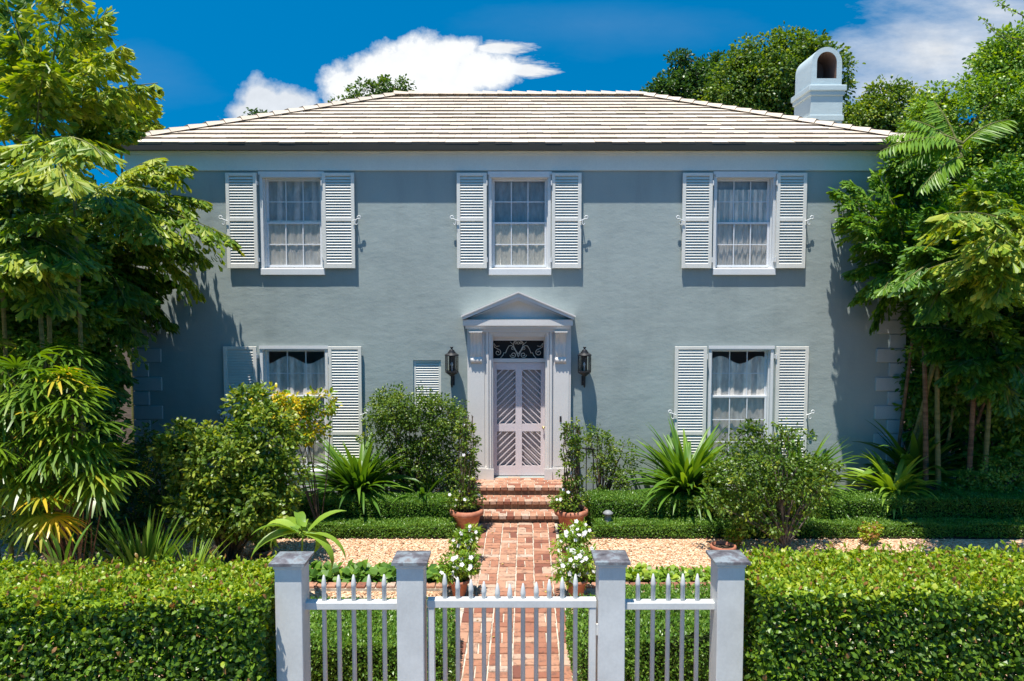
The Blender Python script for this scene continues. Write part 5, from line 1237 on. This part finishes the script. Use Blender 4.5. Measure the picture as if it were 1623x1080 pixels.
# canes in front at right, clearly visible
for k, (a, b, c_, lab) in enumerate(((1470, 1462, 470, 'ringed brown cane nearest the quoins'), (1492, 1487, 450, 'yellow green cane second from the quoins'), (1535, 1548, 470, 'thick cane dividing low, right of the slim canes'), (1562, 1580, 500, 'brown leaning cane at the far right'))):
    o = thing('palm_cane', lab, 'palm', tuple(gp(a, 770)), 'bare canes at the right corner'); s = MB(); b0 = gp(a, 770); b0.y = 12.1; b0.x = WX(a, 720, 12.1); tp = W(b, c_, 12.0)
    pts = bez(b0, (b0 + tp) / 2 + Vector((.05 * (-1) ** k, 0, 0)), tp, 10)
    s.tube(pts, [.05, .045, .045, .042, .04, .038, .036, .035, .03, .026], 9, 0); s.build('trunk', 'husk' if k % 2 == 0 else 'cane', o, tuple(WL[o.name]))
    for j in range(3): frond(o, tp, tp + Vector((random.uniform(-1, 1), random.uniform(-.6, .6), random.uniform(.2, .9))), .2, 'bi', 'l_palmd', **dict(RP, npin=9, bs=.3))
tree_late = True
# lady palm (fans)
def fans(par, C, Dv, L, m='l_lady', bs=.5, sd=.2, part='leaf_fans', nseg=9, wd=.035):
    C = np.array(C); Dv = nrm(np.array(Dv)); n = len(C); side = nrm(np.cross(Dv, np.array([0, 0, 1.]) + unit(n) * .15)); upv = np.cross(side, Dv); tb = rng.normal(bs, sd, n)
    Vs, Fs, Ts = [], [], []; off = 0; Ln = L * rng.uniform(.8, 1.2, n)
    for k in range(nseg):
        a = (k / (nseg - 1) - .5) * 3.1; d = Dv * math.cos(a) + side * math.sin(a); l = Ln * (1 - .12 * abs(a)); w_ = wd
        s2 = np.cross(d, upv); g = np.array([0, 0, -1.])
        rows = [(0, .3), (.4, 1), (.75, .8), (1., .25)]
        pts = []
        for q, ww in rows:
            c = C + d * (l * q)[:, None] + g * (l * q * q * .45)[:, None]; pts += [c + s2 * w_ * ww * .5, c - s2 * w_ * ww * .5]
        V = np.stack(pts, 1).reshape(-1, 3); b = np.arange(n)[:, None] * 8 + off; Fc = np.concatenate([b + np.array([q_]) for q_ in ([0, 1, 3, 2], [2, 3, 5, 4], [4, 5, 7, 6])], 1).reshape(-1, 4)
        Vs.append(V); Fs.append(Fc); Ts.append(np.repeat(np.clip(tb + rng.normal(0, .1, n), 0, 1), 3)); off += len(V)
    return fast(part, np.concatenate(Vs), np.concatenate(Fs), m, par, tuple(WL[par.name]), np.concatenate(Ts), smooth=True)
def lady(base, ells, n, label, bs, yel=0, L=.36):
    o = thing('lady_palm', label, 'palm', base, 'lady palms in the left corner'); idx = rng.choice(len(ells), n); C = np.array([e[0] for e in ells])[idx]; Rr = np.array([e[1] for e in ells])[idx]; d = unit(n); d[:, 1] = -abs(d[:, 1]) * .8 + .1; d = nrm(d)
    P = C + d * Rr * rng.uniform(.35, 1, n)[:, None]; D = nrm(d * np.array([1, 1, .6]) + np.array([0, 0, .1]) + unit(n) * .2); fans(o, P, D, L, bs=bs)
    if yel:
        k = P[:, 0].argsort()[-n // 2:][:yel * 2]; k = rng.choice(k, yel, replace=False); [fans(o, P[[q]] + np.array([.1, -.12, 0]), D[[q]], L, bs=.93, sd=.06, part='yellow_fan') for q in k]
    s = MB(); stems(s, base, [tuple(P[i]) for i in rng.choice(n, min(n, 40), replace=False)], .012, .005, .15); s.build('canes', 'husk', o, base, recalc=False)
lady((-5.0, 8.2, 0), [E(40, 610, 8, 70, 70), E(110, 640, 8.1, 60, 60), E(30, 720, 7.8, 60, 60), E(120, 680, 8, 70, 50), E(50, 780, 7.9, 90, 50), E(150, 740, 8.1, 50, 50)], 190, 'large lady palm with yellowing fan leaves left of the shrubs', .42, 15)
lady((-5.6, 8.9, 0), [E(10, 560, 8.8, 60, 50), E(90, 570, 8.8, 50, 40), E(60, 690, 8.8, 70, 80)], 90, 'darker lady palm behind the yellowing one', .3, 0)
# background trees ----------------------------------------------------------
def tree(label, base, ells, nclump, per, rc, L, Wd, m, group, bs=.5, sd=.2, hollow=.5, limbs=10, r0=.18, name='tree', bark_='bark'):
    o = thing(name, label, 'tree', base, group); V, Fc, T, cc = crown(ells, nclump, per, rc, L, Wd, .6, leaves6, 4, bs, sd, hollow); leafy(o, 'x', V, Fc, T, m, 'crown')
    s = MB(); b = Vector(base); tp = Vector(ells[0][0]); fork = b + (tp - b) * .55; s.tube(bez(b, (b + fork) / 2 + Vector((.1, 0, 0)), fork, 6), [r0 * (1 - .08 * i) for i in range(6)], 8, cap=False)
    for e in ells: s.tube(bez(fork, (fork + Vector(e[0])) / 2 + Vector((0, 0, -.2)), Vector(e[0]), 6), [r0 * .55 * (1 - .13 * i) for i in range(6)], 6, cap=False)
    for i in rng.choice(len(cc), min(limbs, len(cc)), replace=False):
        e = min(ells, key=lambda e: (Vector(e[0]) - Vector(cc[i])).length); s.tube(bez(Vector(e[0]), (Vector(e[0]) + Vector(cc[i])) / 2 + Vector((0, 0, .1)), Vector(cc[i]), 5), [r0 * .2 * (1 - .18 * k) for k in range(5)], 5, cap=False)
    s.build('trunk', bark_, o, base, recalc=False); return o
GB = 'trees behind the house'
tree('large sunlit green tree behind the roof, left of the chimney', (9.8, 25, 0), [E(1235, 135, 25, 88, 75, 70), E(1180, 150, 25, 60, 60), E(1290, 120, 25, 52, 55), E(1210, 190, 25, 80, 45), E(1260, 85, 25, 50, 32), E(1190, 85, 25, 28, 16)], 1150, 26, .36, .13, .075, 'l_ficus', GB, .55, .22, .35, 60, .28)
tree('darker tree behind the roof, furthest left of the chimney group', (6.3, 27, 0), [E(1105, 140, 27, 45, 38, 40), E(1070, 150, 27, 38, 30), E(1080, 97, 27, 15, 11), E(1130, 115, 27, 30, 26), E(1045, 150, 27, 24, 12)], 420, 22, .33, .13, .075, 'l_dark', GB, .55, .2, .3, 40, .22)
tree('rounded tree right of the chimney', (13.5, 23, 0), [E(1420, 185, 23, 55, 50), E(1400, 155, 23, 28, 24), E(1370, 200, 23, 42, 36), E(1460, 200, 23, 50, 50), E(1350, 185, 23, 16, 14)], 520, 22, .3, .12, .07, 'l_ficus', GB, .65, .2, .4, 30, .2)
tree('small crown peeping over the left half of the ridge', (-4.6, 27, 0), [E(600, 150, 27, 48, 22, 30), E(625, 138, 27, 30, 14), E(545, 165, 27, 22, 9), E(580, 180, 27, 80, 24)], 220, 20, .24, .12, .07, 'l_ficus', GB, .45, .2, .2, 20, .16)
tree('tiny leafy top peeping over the left hip of the roof', (-9, 26, 0), [E(408, 186, 26, 12, 14), E(404, 215, 26, 40, 24)], 50, 18, .2, .12, .07, 'l_dark', GB, .6, .2, .2, 8, .12)
tree('big sunlit canopy filling the upper right edge', (10.2, 14.5, 0), [E(1540, 200, 14.5, 100, 75, 90), E(1600, 130, 14.6, 65, 55), E(1500, 290, 14.2, 75, 70), E(1610, 280, 14.2, 80, 90), E(1480, 190, 14.8, 40, 32), E(1680, 150, 15, 80, 90), E(1575, 90, 15, 30, 18), E(1615, 95, 14.6, 60, 45), E(1640, 220, 14, 80, 80)], 2100, 24, .22, .085, .045, 'l_lime', 'big trees right of the house', .45, .25, .45, 40, .2)
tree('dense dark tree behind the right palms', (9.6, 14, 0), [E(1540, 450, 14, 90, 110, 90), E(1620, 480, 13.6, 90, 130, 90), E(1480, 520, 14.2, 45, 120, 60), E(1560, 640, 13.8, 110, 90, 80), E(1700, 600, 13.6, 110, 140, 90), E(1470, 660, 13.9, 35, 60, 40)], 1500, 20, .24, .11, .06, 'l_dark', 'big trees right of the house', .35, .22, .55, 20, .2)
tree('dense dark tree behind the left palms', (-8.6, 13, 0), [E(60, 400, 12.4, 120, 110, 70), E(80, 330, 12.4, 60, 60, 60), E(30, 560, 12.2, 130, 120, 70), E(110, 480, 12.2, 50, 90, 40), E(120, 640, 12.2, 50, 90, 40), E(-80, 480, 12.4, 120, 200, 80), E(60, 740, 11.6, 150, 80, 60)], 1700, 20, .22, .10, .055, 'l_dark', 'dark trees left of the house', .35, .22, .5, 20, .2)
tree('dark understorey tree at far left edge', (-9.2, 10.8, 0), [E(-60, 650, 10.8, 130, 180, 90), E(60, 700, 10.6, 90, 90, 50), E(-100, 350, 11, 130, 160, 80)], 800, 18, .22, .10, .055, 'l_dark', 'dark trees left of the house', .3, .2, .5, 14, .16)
shrub('understorey_shrub', 'dark broad leaved undergrowth beneath the left palms', 'shrub', (-4.9, 9.9, 0), [E(200, 800, 9.9, 90, 50, 60), E(90, 830, 9.2, 110, 45, 60), E(240, 740, 10.6, 40, 60, 40)], 380, 14, .15, .08, .035, 'l_dark', bs=.35, stem_n=30)
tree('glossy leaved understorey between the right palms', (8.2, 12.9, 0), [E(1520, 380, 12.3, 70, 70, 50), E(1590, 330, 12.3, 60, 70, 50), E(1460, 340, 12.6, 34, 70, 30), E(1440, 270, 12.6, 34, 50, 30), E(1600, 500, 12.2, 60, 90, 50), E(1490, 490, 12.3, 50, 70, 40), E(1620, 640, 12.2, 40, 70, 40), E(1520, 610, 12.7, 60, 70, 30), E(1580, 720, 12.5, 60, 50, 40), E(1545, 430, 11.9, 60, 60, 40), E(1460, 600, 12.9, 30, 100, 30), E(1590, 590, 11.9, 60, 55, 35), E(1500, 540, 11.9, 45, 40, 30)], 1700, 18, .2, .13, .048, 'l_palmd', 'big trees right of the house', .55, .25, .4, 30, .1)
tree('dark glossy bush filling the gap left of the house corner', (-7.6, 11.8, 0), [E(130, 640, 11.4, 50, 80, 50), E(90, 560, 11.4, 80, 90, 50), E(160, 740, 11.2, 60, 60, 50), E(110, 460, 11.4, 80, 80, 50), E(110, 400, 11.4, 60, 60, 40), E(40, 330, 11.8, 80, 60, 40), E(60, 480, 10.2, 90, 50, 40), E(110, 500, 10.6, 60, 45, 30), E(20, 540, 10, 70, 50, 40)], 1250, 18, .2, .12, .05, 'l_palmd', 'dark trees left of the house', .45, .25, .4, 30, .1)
tree('far shaded tree closing the gap between canopy and house corner', (11.5, 18, 0), [E(1500, 320, 17.5, 90, 110, 70), E(1440, 420, 17.5, 50, 120, 60), E(1580, 420, 17.5, 110, 140, 80), E(1460, 260, 17.5, 40, 50, 40)], 700, 18, .3, .13, .07, 'l_dark', 'big trees right of the house', .4, .2, .3, 10, .2)
# arching twigs at top right
o = thing('arching_twig', 'thin leafy twig arching into the sky at top right corner', 'branch', tuple(W(1640, 60, 13))); s = MB(); tw_ = []
for a, b, c_ in (((1650, 60), (1600, 75), (1555, 28)), ((1650, 40), (1600, 15), (1580, 2)), ((1650, 90), (1600, 70), (1568, 45))):
    pts = bez(W(*a, 13), W(*b, 13), W(*c_, 13), 14); s.tube(pts, [.012 - .0007 * i for i in range(14)], 5, cap=False); tw_ += [tuple(p) for p in pts for _ in range(5)]
s.build('stem', 'twig', o, tuple(WL[o.name]), recalc=False); P = np.array(tw_) + rng.normal(0, .02, (len(tw_), 3)); V, Fc = leaves6(P, unit(len(P)), unit(len(P)), .07, .035); leafy(o, 'x', V, Fc, tt(len(P), 4, .6), 'l_lime', 'foliage')
